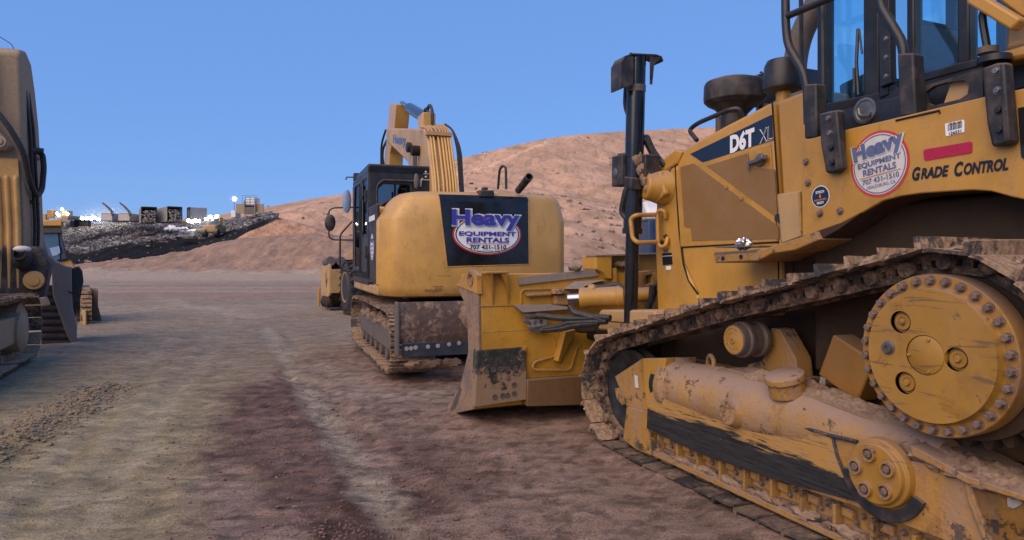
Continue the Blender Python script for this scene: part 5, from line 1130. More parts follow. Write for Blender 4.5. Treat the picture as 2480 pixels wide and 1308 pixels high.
# cab
CX0, CX1, CYA, CYB, CZ0, CZ1 = -.20, 2.02, .16, 1.29, 1.12, 3.06
cb = MB(); bv = .12
def post(x, y, w=.09): cb.box(x - w / 2, x + w / 2, y - w / 2, y + w / 2, CZ0, CZ1 - .05)
cb.box(CX0, CX1, CYA, CYB, CZ0, 1.35); cb.box(CX0, CX1 - .1, CYA, CYB, CZ1 - .16, CZ1)
for x, y in ((CX0 + .05, CYA + .05), (CX0 + .05, CYB - .05), (CX1 - .05, CYA + .05), (CX1 - .05, CYB - .05), (.75, CYB - .04)): post(x, y)
cb.prismx([(CYA, 1.2), (CYB, 1.2), (CYB, CZ1 - .02), (CYA, CZ1 - .02)], CX0, CX0 + .05, [[(CYB - .16, 2.30), (CYB - .16, 2.66), (CYB - .24, 2.74), (.62, 2.74), (.62, 2.30)], [(.56, 2.30), (.56, 2.62), (.26, 2.62), (.26, 2.30)]])
cb.prism([(CX0, 1.2), (CX0, CZ1 - .1), (CX1 - .15, CZ1 - .1), (CX1, 2.4), (CX1, 1.2)], CYB - .04, CYB, [[(.0, 1.95), (.66, 1.95), (.66, 2.86), (.0, 2.86)], [(.80, 1.4), (1.85, 1.4), (1.85, 2.4), (1.72, 2.86), (.80, 2.86)]])
cbo = cb.build('cab', 'black', ex, .02)
MB().box(CX0 + .02, CX0 + .028, .2, 1.2, 2.28, 2.75).build('window', 'glass_dark', cbo); MB().box(-.02, 1.88, CYB - .03, CYB - .022, 1.4, 2.88).build('window', 'glass_dark', cbo)
MB().box(CX1 - .02, CX1 - .012, CYA, CYB, 1.4, 2.9).build('window', 'glass_dark', cbo); MB().box(0, 1.9, CYA + .01, CYA + .018, 1.5, 2.9).build('window', 'glass_dark', cbo)
g = MB(); g.box(.2, .65, .45, 1.0, 1.35, 1.85); g.box(.15, .3, .45, 1.0, 1.85, 2.58); g.build('seat', 'seat', cbo, .05)
g = MB().tube([(CX0 - .03, CYB - .13, 2.2), (CX0 - .03, CYB - .13, 2.70), (CX0 - .03, CYB - .22, 2.80), (CX0 - .03, .56, 2.80)], .016, 8, .06); g.build('window_guard_bar', 'black_dusty', cbo)
g = MB(); g.blob((CX0 - .07, .53, 2.80), .03, .045, .13, 1, .05, 8); g.cyl((CX0, .53, 2.7), (CX0 - .07, .53, 2.74), .012); g.build('rear_mirror', 'grey_steel', cbo)
g = MB(); g.tube([(CX0 - .02, .40, 2.93), (CX0 - .02, .30, 2.93), (CX0 - .02, .26, 2.88), (CX0 - .02, .30, 2.83), (CX0 - .02, .46, 2.83)], .009, 6)
for z in (2.96, 2.88): g.blob((CX0 - .02, .36, z), .015, .022, .022, 3, 0, 6)
g.tube([(CX0 - .02, .45, 2.72), (CX0 - .05, .45, 2.8), (CX0 - .05, .42, 2.85)], .015, 6); g.build('cable_clips', 'bin_steel', cbo)
g = MB(); g.box(-.16, .72, CYB, CYB + .02, 1.22, 2.9); g.build('door_skin', 'black_dusty', cbo) if False else None
g = MB().tube([(.12, CYB + .03, 1.9), (.12, CYB + .07, 2.0), (.12, CYB + .07, 2.5), (.12, CYB + .03, 2.6)], .014, 6, .03); g.tube([(.74, CYB + .02, 1.3), (.74, CYB + .02, 2.8)], .012, 6); g.build('grab_handle', 'black', cbo)
for z in (1.55, 2.45): MB().box(-.03, .05, CYB, CYB + .03, z, z + .2).build('hinge', 'black_dusty', cbo, .005)
g = MB().tube([(1.9, CYB, 1.3), (1.95, CYB + .24, 1.35), (1.95, CYB + .24, 2.0), (1.92, CYB + .02, 2.25)], .018, 8, .08); g.build('step_rail', 'black', cbo)
g = MB().tube([(1.95, CYB - .02, 2.52), (1.97, CYB + .36, 2.50), (1.97, CYB + .44, 2.45), (1.97, CYB + .44, 1.95), (1.97, CYB + .36, 1.9), (1.95, CYB, 1.9)], .014, 8, .05); g.build('mirror_arm', 'black', cbo)
g = MB(); g.blob((1.95, CYB + .42, 2.22), .06, .10, .16, 2, .04, 10); g.build('side_mirror', 'black_dusty', cbo)
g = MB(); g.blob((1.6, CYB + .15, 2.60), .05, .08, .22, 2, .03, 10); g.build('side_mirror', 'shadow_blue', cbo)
g = MB(); g.box(1.55, 1.75, CYB - .1, CYB + .02, 3.0, 3.12); g.tube([(1.7, CYB, 3.06), (1.75, CYB + .14, 3.06), (1.85, CYB + .14, 3.03)], .014, 6); g.build('work_light', 'black_dusty', cbo)
# boom and arm
BL, BR = .30, -.10
bm = MB().prism([(-.50, 1.95), (-.42, 2.75), (-.05, 3.50), (.25, 3.76), (.85, 3.87), (4.0, 4.46), (4.25, 4.38), (4.28, 4.22), (1.8, 3.42), (1.05, 3.0), (.55, 1.95)], BR, BL)
M['boom'] = paint('boom_paint', (.52, .33, .15), .25, .1, .5)
bo = bm.build('boom', 'boom', ex, .03)
for i, y in enumerate((-.085, -.04, .01, .06, .12, .20, .25)):
    c_ = [(-.54, y, 1.95), (-.46, y, 2.75), (-.10, y, 3.52), (.10, y, 3.74), (.5 + .05 * i, y, 3.90)]
    MB().tube(c_, .021, 8, .2).build('hydraulic_pipe', 'exc_yellow', bo)
MB().box(-.09, .05, BR - .02, BL + .02, 3.60, 3.66).build('pipe_clamp', 'tan_paint', bo); 
for k in range(3): MB().tube([(-.45 + .02 * k, BR - .06 - .03 * k, 2.6), (-.1, BR - .10 - .03 * k, 3.4), (.1, BR - .07, 3.75), (.35, BR, 3.88)], .018, 6, .2).build('hydraulic_hose', 'rubber', bo)
c_ = E(966, 341, y=BL + .01)
tx = lambda k: mapper((c_.x, BL + .006, c_.z), Vector((-.98, 0, -.19)), (0, 0, 1))
mb = word('Heavy', 0, 0, 1.5, .24, '', 0, .05, tf=tx); mb.build('lettering', 'blue_faded', bo, smooth=0)
p_ = E(991, 357, y=BL + .04); MB().lathe(p_, (0, 1, 0), [(-.04, .09), (.04, .10), (.06, .06)], 20).build('boom_light', 'black', bo)
p0_, p1_ = E(1005, 365, y=BL + .08), E(1004, 420, y=BL + .06); g = MB().cyl(p0_, p1_, .04); g.build('boom_cylinder_rod', 'chrome', bo)
MB().lathe(p0_ + Vector((0, .06, 0)), (0, -1, 0), [(0, .09), (.2, .09)], 16).build('cylinder_eye', 'dark', bo)
ar = MB().prism([E(945, 250, y=.25).to_tuple()[::2], E(960, 252, y=.25).to_tuple()[::2], (3.55, 4.2), (4.05, 3.9), (4.9, 1.0), (5.35, 1.0), (4.75, 3.9), (4.4, 4.5)], -.05, .26)
aro = ar.build('stick', 'exc_yellow', ex, .02)
a_, b_ = Vector((3.35, .10, 4.88)), Vector((1.05, .10, 4.12)); d_ = (b_ - a_).normalized(); ln = (b_ - a_).length
g = MB().cyl(a_ + d_ * ln * .38, b_, .11, n=20); cyo = g.build('stick_cylinder', 'black_gloss', bo); MB().cyl(a_, a_ + d_ * ln * .4, .055).build('cylinder_rod', 'chrome', cyo)
g = MB(); g.box(.72, 1.15, -.02, .22, 3.85, 4.15); g.build('cylinder_bracket', 'exc_yellow', bo, .02)
for dx in (0, .28): MB().tube([(.55 + dx, .08, 3.9), (.55 + dx, .08, 4.15), (.75 + dx, .08, 4.30), (.98 + dx, .08, 4.25), (1.05 + dx, .08, 4.05)], .03, 8, .1).build('hydraulic_hose', 'rubber', bo)
for k in range(3): MB().tube([(4.2, .32, 4.45), (4.6, .36, 4.2), (4.75, .34, 3.6), (4.8, .3, 3.0)], .025, 6, .2).build('hydraulic_hose', 'rubber', aro) if k == 0 else MB().tube([(4.15 + .1 * k, .2, 4.4), (4.75 + .1 * k, .3, 4.1), (4.9, .3 - .05 * k, 3.4), (4.95, .25, 2.8)], .025, 6, .2).build('hydraulic_hose', 'rubber', aro)
# undercarriage
def crawler(root, y0, y1, circles, pitch, grousers=3, mat='shoe', name='track'):
    mb = MB(); yc, hw = (y0 + y1) / 2, (y1 - y0) / 2; r = random.Random(4)
    for p, q, a in belt(circles, pitch):
        j = r.gauss(0, .006); m_ = Vector(((p[0] + q[0]) / 2, yc, (p[1] + q[1]) / 2 + j)); t = Vector((math.cos(a), 0, -math.sin(a))); n = Vector((math.sin(a), 0, math.cos(a)))
        mb.obox(m_ + n * .055, t * pitch * .5, (0, hw, 0), n * .009)
        for k in range(grousers): mb.obox(m_ + n * .075 + t * pitch * (-.42 + .40 * k), t * .010, (0, hw, 0), n * .015)
        mb.obox(m_, t * pitch * .47, (0, .10, 0), n * .045)
    return mb.build(name, mat, root, smooth=0)
for y0, y1 in ((.70, 1.30), (-1.55, -.95)):
    tk = crawler(ex, y0, y1, [(-2.02, .43, .34), (1.85, .43, .34), (-1.0, .70, .085), (.8, .70, .085)], .171)
    g = MB(); ym = (y0 + y1) / 2; g.prism([(-1.75, .25), (-1.7, .55), (-1.2, .62), (1.2, .62), (1.6, .52), (1.6, .25)], ym - .12, ym + .20); g.build('track_frame', 'grey_steel', ex, .03)
    for x, r_ in ((-2.02, .30), (1.85, .30)): MB().lathe((x, ym - .08, .43), (0, 1, 0), [(0, r_ * .7), (0, r_), (.05, r_ + .03), (.16, r_ + .03), (.2, r_), (.2, .12), (.27, .1)], 32).build('idler_wheel', 'grey_steel', ex)
    for x in (-1.3, -.75, -.2, .35, .9, 1.35): MB().lathe((x, ym - .12, .19), (0, 1, 0), [(0, .09), (0, .11), (.06, .11), (.07, .08), (.2, .08), (.21, .11), (.30, .11), (.30, .06)], 20).build('track_roller', 'grey_steel', ex)
g = MB()
for i in range(8): g.blob((-1.6 + i * .42, 1.10, .60 - .04 * (i % 2)), .22, .12, .08, 120 + i, .45, 8)
for i in range(3): g.blob((-2.40, .95 - i * .22, .16), .10, .16, .06, 140 + i, .4, 8)
g.build('caked_dirt', 'mud', ex)['kind'] = 'stuff'
g = MB(); g.box(-1.6, 1.5, -.95, .70, .42, .80); g.lathe((0, -.12, .78), (0, 0, 1), [(0, .7), (.22, .7)], 32); g.build('car_body', 'hull', ex, .03)
# blade on the back of the undercarriage
yb0, yb1 = E(961, 738, x=-2.75).y, -1.6
def exblade():
    s = NT('excavator_blade'); n = s.noise(2.3, 9, rough=.68); n2 = s.noise(14, 8, rough=.7)
    c = s.mix(s.ramp(n2, .4, .65), (.085, .055, .045), (.13, .085, .065)); c = s.mix(s.ramp(s.math('ADD', s.math('MULTIPLY', n, .6), s.math('MULTIPLY', n2, .4)), .50, .60), c, (.30, .20, .145))
    s.bump(s.math('ADD', n, n2), .6, .01); return s.out(c, .8)
M['exblade'] = exblade()
g = MB().prism([(-2.70, .98), (-2.74, 1.0), (-2.80, .85), (-2.80, .60), (-2.755, .48), (-2.66, .48), (-2.70, .62), (-2.70, .85)], yb1, yb0); bo2 = g.build('dozer_blade', 'exblade', ex, .008)
mb = MB()
for y in (yb0, ): mb.box(-2.83, -2.66, y - .02, y + .015, .34, 1.0)
mb.build('blade_side', 'grey_steel', bo2, .006)
M['edge_blue'] = plain('blue_black_edge', (.045, .06, .085), .45, .2, .2, 6, .1, .1)
g = MB().prism([(-2.775, .49), (-2.79, .49), (-2.76, .315), (-2.745, .315)], yb1, yb0 - .06); eo2 = g.build('cutting_edge', 'edge_blue', bo2, .003)
g = MB()
for i in range(4): g.blob((-2.80, yb0 - .95 - .16 * i, .82 - .05 * i), .03, .16, .14, 150 + i, .4, 9)
g.build('caked_dirt', 'mud', bo2)['kind'] = 'stuff'
bm_e = MB().lathe((0, 0, 0), (-1, 0, -.1), [(0, .028), (.006, .026), (.008, .01)], 14).mesh('bolt', 'bin_steel')
for p in [(985, 845), (996, 844), (1007, 842), (1037, 840), (1061, 838), (1088, 834), (1112, 831)]:
    o = bpy.data.objects.new('bolt', bm_e); C.objects.link(o); o.parent = eo2; o.location = E(*p, x=-2.79) + Vector((0.008, 0, 0))

# ------------------------------------------------------------------ soil compactor beyond the excavator
cpt = thing('road_roller', 'yellow roller half hidden behind the excavator with a big lugged tyre beside its cab', 'roller', (-4.62, 19.9, 0.03), R(116))
def tyre(root, c, r, w, name='wheel', ang=0):
    mb = MB(); mb.lathe(Vector(c) + Vector((0, -w / 2, 0)), (0, 1, 0), [(0, r * .55), (.0, r * .80), (.06, r * .93), (w * .25, r * .96), (w * .75, r * .96), (w - .06, r * .93), (w, r * .80), (w, r * .55)], 48)
    n = 22
    for i in range(n):
        for sgn in (1, -1):
            a = 2 * math.pi * (i + (.5 if sgn > 0 else 0)) / n; P0 = Vector((math.cos(a), 0, math.sin(a))); a2 = a + .22; P1 = Vector((math.cos(a2), 0, math.sin(a2)))
            A = Vector(c) + P0 * r * .96 + Vector((0, 0, 0)); B = Vector(c) + P1 * r * .955 + Vector((0, sgn * w * .5, 0)); mb.bar(A, B, .075, .10)
    wo_ = mb.build(name, 'rubber', root, smooth=30)
    MB().lathe(Vector(c) + Vector((0, -w / 2 + .02, 0)), (0, 1, 0), [(0, .10), (.02, r * .30), (-.03, r * .56), (w - .01, r * .56), (w - .06, r * .3), (w - .04, .1)], 28).build('rim', 'yellow', wo_)
    return wo_
tyre(cpt, (0, .0, .80), .80, .58); tyre(cpt, (0, -1.35, .80), .80, .58)
g = MB(); g.box(-1.2, 1.0, -1.3, -.05, .9, 1.9); g.build('engine_hood', 'yellow', cpt, .05)
g = MB(); g.box(.9, 3.2, .45, .52, .38, 1.35) if False else g.prism([(1.8, .50), (1.8, 1.42), (2.1, 1.50), (2.9, 1.50), (3.2, 1.3), (3.2, .42), (2.0, .42)], .32, .39, [[(2.35 + .07 * math.cos(a * math.pi / 8), .93 + (.2 if math.sin(a * math.pi / 8) > 0 else -.2) + .07 * math.sin(a * math.pi / 8)) for a in range(16)]])
g.box(1.75, 1.83, -1.4, .38, .55, 1.3); g.prism([(1.8, .50), (1.8, 1.42), (3.2, 1.5), (3.2, .42)], -1.45, -1.38); fo_ = g.build('drum_frame', 'tan_paint', cpt, .02)
MB().lathe((2.55, -1.36, .74), (0, 1, 0), [(0, .70), (1.66, .70)], 40).build('drum', 'hull', cpt)
g = MB(); g.box(3.25, 3.5, .4, .46, .05, .70); g.build('scraper_end', 'yellow', fo_, .02)
for y in (-.1, -.42): MB().cyl((2.0, y + .4, 1.56), (2.7, y + .4, 1.52), .15).build('cylinder', 'grey_steel', cpt)
g = MB()
for i in range(5): g.blob((2.0 + i * .2, .35, .25), .16, .12, .18, 170 + i, .3, 8)
g.build('lower_housing', 'hull', cpt)

# ------------------------------------------------------------------ portable toilet
pt_ = thing('portable_toilet', 'blue portable toilet with white roof half hidden behind the near bulldozer', 'toilet', (2.62, 11.0, .12), R(4))
b = MB().box(-.55, .55, -.55, .55, .08, 2.15); bo_ = b.build('cabin', 'toilet_blue', pt_, .05)
g = MB(); g.prismx([(-.60, 2.12), (.60, 2.12), (.58, 2.28), (.40, 2.42), (-.40, 2.42), (-.58, 2.28)], -.60, .60); g.build('roof', 'white_paint', pt_, .05)
for x in (-.53, .53): MB().box(x - .035, x + .035, -.58, -.53, .1, 2.12).build('corner_trim', 'toilet_blue', bo_, .01)
g = MB(); g.box(-.40, .40, -.575, -.54, .2, 2.0); do_ = g.build('door', 'toilet_blue', pt_, .02)
for x in (-.46, -.2): MB().box(x, x + .06, -.60, -.55, 1.62, 1.78).build('vent', 'navy', do_)
MB().box(-.46, -.40, -.60, -.55, .95, 1.1).build('vent', 'navy', do_)
sgn = MB().box(-.28, .10, -.585, -.575, 1.42, 2.02).build('sign', 'white', do_)
mp5 = lambda u, v: Vector((-.06 + u, -.588, 1.80 + v))
MB().disc(mp5, .20, .20, 40, .86).build('sign_ring', 'navy', sgn, smooth=0)
mb = MB(); mb.text('United', lambda u, v: Vector((-.235 + u, -.590, 1.77 + v)), .22, .03, align='LEFT'); mb.build('lettering', 'navy', sgn, smooth=0)
mb = MB(); mb.text('SITE SERVICES', lambda u, v: Vector((-.235 + u, -.590, 1.56 + v)), .075, .01, align='LEFT'); mb.build('lettering', 'shadow_blue', sgn, smooth=0)

# ------------------------------------------------------------------ the dark excavator at the left edge
LX = Frame(-8.86, 9.62, 115, .06); LS = LX.survey
lx = thing('excavator', 'grimy shaded excavator at the left edge, boom raised and bucket on the ground', 'excavator', tuple(LX.o), LX.a)
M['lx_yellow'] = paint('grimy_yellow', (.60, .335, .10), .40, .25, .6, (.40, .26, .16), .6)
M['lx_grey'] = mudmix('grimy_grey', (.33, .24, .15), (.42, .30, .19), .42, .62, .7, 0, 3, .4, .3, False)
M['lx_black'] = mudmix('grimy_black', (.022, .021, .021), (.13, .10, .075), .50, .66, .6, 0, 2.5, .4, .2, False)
h_ = LS(52, 790, y=-1.5); fe_ = LS(100, 770, y=-1.6)
xf_ = fe_.x - .52
for y0, y1, nm in ((-1.62, -1.0, 'track'), (1.0, 1.62, 'track')):
    crawler(lx, y0, y1, [(xf_, .52, .42), (xf_ - 4.0, .52, .42), (xf_ - 1.2, .80, .10), (xf_ - 3, .80, .10)], .215, 2)
    ym = (y0 + y1) / 2; MB().prism([(xf_ - .5, .3), (xf_ - .5, .70), (xf_ - 3.6, .75), (xf_ - 3.6, .3)], ym - .2, ym + .1).build('track_frame', 'lx_grey', lx, .03)
    s_ = -1 if y0 < 0 else 1
    MB().lathe((xf_, ym - .25 * -s_ * -1, .52), (0, s_, 0), [(0, .2), (0, .36), (.10, .38), (.35, .36), (.42, .22), (.44, .05)], 32).build('drive_wheel', 'lx_grey', lx)
    MB().lathe((xf_ - .62, ym, .46), (0, s_, 0), [(0, .30), (.24, .30), (.28, .24), (.30, .1)], 28).build('track_roller', 'lx_grey', lx)
# boom seen from behind, in its own swung direction
BF = Frame(-8.24, 11.5, 111); BS = BF.survey
def bw(p): return tuple(lxm @ Vector((BF.o.x + p[0] * BF.d[0] + p[1] * BF.l[0], BF.o.y + p[0] * BF.d[1] + p[1] * BF.l[1], p[2])))
bpy.context.view_layer.update(); lxm = lx.matrix_world.inverted()
class MBB(MB):                                    # builder in the boom's axes
    def build(s, *a, **k): s.v = [bw(p) for p in s.v]; return MB.build(s, *a, **k)
bp_ = [(0, .9), (-.02, 2.2), (-.22, 3.6), (-.38, 5.0), (-.28, 5.12), (-.02, 5.16), (.28, 5.02), (.50, 4.6), (.72, 4.0), (.92, 3.0), (1.05, 2.0), (1.1, .9)]
W_ = .95
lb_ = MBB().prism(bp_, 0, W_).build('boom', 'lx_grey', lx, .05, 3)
g = MBB(); g.extr([(-.03, .06, 1.2), (-.05, .06, 2.2), (-.22, .06, 3.3), (-.22, W_ - .05, 3.3), (-.05, W_ - .05, 2.2), (-.03, W_ - .05, 1.2)], (-.03, 0, -.0)); g.build('boom_back', 'lx_yellow', lb_)
for i in range(6):
    y = .10 + .125 * i; MBB().tube([(-.06, y, 1.15), (-.08, y, 2.2), (-.20, y, 2.98), (-.17, y, 3.02)], .042, 10, .1).build('hydraulic_pipe', 'lx_yellow', lb_)
g = MBB(); g.extr([(-.40, .20, 3.42), (-.40, .12, 3.50), (-.40, .20, 3.62), (-.46, .75, 4.35), (-.46, .9, 4.35), (-.42, W_, 3.7), (-.40, .55, 3.38)], (.25, 0, 0)); kn = g.build('cylinder_bracket', 'lx_grey', lb_, .03)
g = MBB(); g.lathe((-.40, .27, 3.55), (-1, 0, 0), [(0, .10), (.03, .10), (.03, .06), (.05, .05)], 20); g.build('pin', 'lx_grey', kn)
MBB().extr([(-.405, .45, 4.25), (-.42, .45, 5.0), (-.42, .95, 5.05), (-.405, .95, 4.3)], (-.01, 0, 0)).build('recess_shade', 'dark', lb_); MBB().extr([(-.41, .36, 4.2), (-.43, .36, 5.05), (-.43, .42, 5.05), (-.41, .42, 4.2)], (-.04, 0, 0)).build('edge_strip', 'lx_yellow', lb_)  # dark sheet laid on the boom paints in the shade of a recess
MBB().tube([(-.45, .55, 4.2), (-.46, .30, 4.05), (-.45, .10, 3.75), (-.35, -.05, 3.4), (-.1, -.08, 2.9), (.2, -.10, 2.72), (.32, -.14, 2.85), (.36, -.16, 3.25), (.35, -.14, 3.48), (.30, -.05, 3.52), (.2, 0, 3.52)], .045, 8, .15).build('hydraulic_hose', 'rubber', lb_)
MBB().tube([(.30, -.02, 3.53), (.34, -.16, 3.52)], .06, 10).build('hose_fitting', 'black', lb_)
MBB().tube([(-.3, .9, 5.15), (-.3, .7, 5.30), (-.3, .35, 5.32), (-.25, .15, 5.2), (-.2, .12, 5.12)], .006, 5, .1).build('loose_wire', 'black', lb_)
for k_ in range(2): MBB().tube([(.25 + .2 * k_, -.03, 1.2), (.28 + .2 * k_, -.05, 2.2), (.12 + .2 * k_, -.04, 3.3), (.05 + .2 * k_, -.03, 3.9), (.0 + .15 * k_, .02, 4.5)], .028, 7, .2).build('hydraulic_hose', 'rubber', lb_)
for z_ in (1.7, 2.6, 3.4): MBB().box(.15, .62, -.035, 0, z_, z_ + .05).build('hose_clamp', 'lx_black', lb_)
# lower boom foot, lamp, bracket plates
g = MBB(); g.extr([(-.10, -.25, .95), (-.10, -.35, 1.55), (-.10, -.20, 1.85), (-.10, 1.1, 1.9), (-.10, 1.1, .8), (-.10, .3, .75)], (.3, 0, 0)); lo_ = g.build('boom_foot', 'lx_black', lx, .05)
g = MBB(); g.blob((-.20, .02, 1.64), .10, .15, .18, 5, .04, 12); g.build('work_light', 'lx_black', lo_)
g = MBB(); g.lathe((-.30, .02, 1.70), (-1, 0, .5), [(0, .10), (.05, .11), (.05, .075), (.0, .07)], 20); g.build('lamp_ring', 'dark', lo_)
g = MBB(); g.blob((-.26, .0, 1.80), .08, .13, .06, 6, .03, 12); g.build('light_cap', 'white_faded', lo_)
for y in (.45, .9): g = MBB(); g.blob((-.16, y, 1.75), .10, .12, .11, 7, .05, 10); g.build('light_cap', 'white_faded' if y > .8 else 'lx_black', lo_)
g = MBB(); g.lathe((-.14, -.14, 1.28), (-1, 0, 0), [(0, .16), (.05, .15), (.05, .10), (.07, .09)], 20); g.build('link_pin', 'lx_yellow', lo_)
g = MBB()
for i in range(5): g.blob((-.13, .5 + .14 * i, 1.1 + .1 * (i % 3)), .03, .13, .14, 190 + i, .4, 8)
g.build('mud_splash', 'lx_yellow', lo_)
g = MBB(); g.extr([(-.2, .0, .95), (-.2, -.3, 1.0), (-.2, -.35, .85), (-.2, 0.1, .75)], (.2, 0, 0)); g.build('toe_plate', 'lx_grey', lo_, .02)
g = MB(); g.box(xf_ - 3.4, xf_ - .3, -.9, 1.4, .7, 1.0); g.box(xf_ - 3.5, xf_ + .2, -.6, 1.7, 1.05, 2.0); g.build('house', 'lx_black', lx, .08)
# bucket on the ground
UF = Frame(-8.62, 13.0, 122, .02); US = UF.survey
bk = MB()
def uw(p): return tuple(lxm @ Vector((UF.o.x + p[0] * UF.d[0] + p[1] * UF.l[0], UF.o.y + p[0] * UF.d[1] + p[1] * UF.l[1], p[2])))
class MBU(MB):
    def build(s, *a, **k): s.v = [uw(p) for p in s.v]; return MB.build(s, *a, **k)
UX = 0.0
def uo(pts, x=UX): return [US(*p, x=x) for p in pts]
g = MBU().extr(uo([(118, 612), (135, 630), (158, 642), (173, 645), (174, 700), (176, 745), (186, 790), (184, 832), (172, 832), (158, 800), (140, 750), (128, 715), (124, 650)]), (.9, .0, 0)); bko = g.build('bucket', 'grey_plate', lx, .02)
g = MBU().extr(uo([(172, 648), (190, 642), (199, 655), (202, 680), (196, 715), (188, 740), (176, 790), (174, 745)], .25), (.8, .0, 0)); g.build('bucket_side_cutter', 'lx_black', bko, .02)
g = MBU().extr(uo([(165, 702), (196, 712), (196, 716), (165, 706)], -.01), (.02, 0, 0)); g.build('weld_step', 'lx_black', bko)
g = MBU(); g.extr(uo([(100, 690), (126, 690), (140, 750), (160, 803), (172, 833), (100, 840)], .05), (.8, .0, 0)); g.build('bucket_shell', 'lx_black', bko)
M['rust'] = mudmix('rusty_strip', (.10, .055, .04), (.19, .125, .09), .4, .65, .8, 0, 5, .4, .2, False)
for i in range(8):
    z0 = 705 + i * 17; r_ = 128 + (i * 6.4); g = MBU().extr(uo([(100, z0), (r_, z0 - 1), (r_ + 3, z0 + 8), (100, z0 + 9)], .03), (.06, 0, 0)); g.build('wear_strip', 'rust', bko, .008)

# ------------------------------------------------------------------ second, smaller bulldozer far left
B2 = thing('bulldozer', 'small bulldozer with blue tinted cab glass parked behind the dark excavator at left', 'bulldozer', (-12.35, 17.6, 0), R(72))
def q(px_, py_, d): r_ = (px_ - 1240) / FPX * d; return r_, d, EYE + (HOR - py_) / FPX * d
m2 = Matrix.Translation(Vector((-12.35, 17.6, 0))) @ Matrix.Rotation(R(72), 4, 'Z'); im2 = m2.inverted()
class MW(MB):                                     # surveyed on the yard, stored in the machine's own axes
    def __init__(s, im): MB.__init__(s); s.im = im
    def build(s, *a, **k): s.v = [tuple(s.im @ Vector(p)) for p in s.v]; return MB.build(s, *a, **k)
g = MW(im2); ot = lambda pts, d: [q(a, b, d) for a, b in pts]
g.extr(ot([(92, 565), (148, 563), (165, 628), (110, 640)], 17.2), (-.86, 1.3, 0)); g.build('cab', 'navy', B2, .03)
M['tint'] = plain('blue_tinted_pane', (.05, .10, .17), .08, 0, .1, 3, 0)
g = MW(im2); g.extr(ot([(103, 566), (140, 565), (145, 628), (122, 634)], 17.17), (0, .02, 0)); po_ = g.build('window', 'tint', B2)
g = MW(im2); g.extr(ot([(120, 601), (143, 596), (146, 612), (138, 618), (127, 620)], 17.155), (0, .01, 0)); g.build('painted_reflection', 'shadow_blue', po_)  # pale blue patch painted on the pane as its reflection
g = MW(im2); g.extr(ot([(86, 548), (150, 548), (150, 533), (146, 531), (86, 534)], 17.0), (-1.05, 1.6, 0)); g.build('roof', 'yellow', B2, .03)
g = MW(im2); g.extr(ot([(92, 549), (148, 549), (150, 565), (92, 566)], 17.1), (-.92, 1.4, 0)); g.build('roof_lights', 'black', B2, .02)
g = MW(im2); g.extr(ot([(130, 630), (170, 628), (182, 645), (182, 760), (130, 760)], 17.3), (-.98, 1.5, 0)); g.build('hood', 'yellow', B2, .05)
g = MW(im2)
for i in range(9): g.extr(ot([(194, 705 + i * 10.5), (222, 705 + i * 10.5), (223, 712 + i * 10.5), (194, 712 + i * 10.5)], 17.0 - .02 * (i % 2)), (-1.38, 2.2, 0))
g.extr(ot([(195, 698), (218, 698), (223, 715), (223, 792), (218, 800), (195, 802)], 17.06), (-1.33, 2.1, 0)); g.build('track', 'shoe', B2, .006)
g = MW(im2); g.extr(ot([(222, 700), (232, 697), (238, 702), (238, 740), (246, 772), (246, 778), (226, 776)], 17.5), (-2.4, 1.2, 0)); g.build('blade', 'worn_edge', B2, .01)
g = MW(im2); g.extr(ot([(196, 752), (208, 752), (209, 798), (201, 798), (200, 770)], 16.8), (-.1, .2, 0)); g.build('blade_arm', 'tan_paint', B2, .02)

# ------------------------------------------------------------------ machines and containers up on the landfill
def far_thing(name, label, cat, px_, py_, d, rz=0, group=None):
    x, y, z = q(px_, py_, d); o = thing(name, label, cat, (x, y, z), R(rz), group); return o
def trailer(px_, py_, rz, label, load=True, w=2.6, h=3.4, L=9):
    t = far_thing('waste_trailer', label, 'trailer', px_, py_, 138, rz, 'open waste trailers tipped on the landfill')
    b = MB(); b.box(-L / 2, L / 2, -w / 2, -w / 2 + .08, .6, h); b.box(-L / 2, L / 2, w / 2 - .08, w / 2, .6, h); b.box(-L / 2, L / 2, -w / 2, w / 2, .5, .6); b.box(L / 2 - .1, L / 2, -w / 2, w / 2, .6, h); b.box(-L / 2, L / 2, -w / 2, w / 2, h - .06, h)
    n = 9
    for i in range(n + 1):
        x = -L / 2 + L * i / n
        for s_ in (-1, 1): b.box(x - .06, x + .06, s_ * (w / 2 + .06) - .06, s_ * (w / 2 + .06) + .06, .6, h + .05)
    b.build('box', 'bin_steel', t)
    g = MB(); g.box(-L / 2 - .1, -L / 2 + .05, -w / 2, w / 2, h - .15, h + .1)
    for s_ in (-1, 1): g.box(-L / 2 - .1, -L / 2 + .05, s_ * w / 2 - .08, s_ * w / 2 + .08, .5, h)
    g.build('rear_frame', 'dark', t)
    if load:
        g = MB(); r = random.Random(px_)
        for k in range(90): u_ = r.random(); g.blob((-L / 2 - r.uniform(-.6, .7) - (1 - u_) * 1.2, r.uniform(-w / 2 + .2, w / 2 - .2), .3 + u_ * (h - .9)), r.uniform(.12, .35), r.uniform(.12, .35), r.uniform(.08, .2), k, .3, 4)
        lo = g.build('load', mudmix('mixed_load', (.12, .10, .09), (.42, .36, .31), .42, .56, .9, 0, 3, .5, .2, False), t); lo['kind'] = 'stuff'
    return t
trailer(358, 546, 121, 'waste trailer full to its open rear with refuse, left of the two loaded ones', True)
trailer(408, 545, 131, 'waste trailer with refuse sliding out of its rear, right of the two loaded ones', True)
trailer(477, 541, 40, 'pale ribbed waste trailer with its side turned towards the yard', False, 2.4, 3.1, 3)
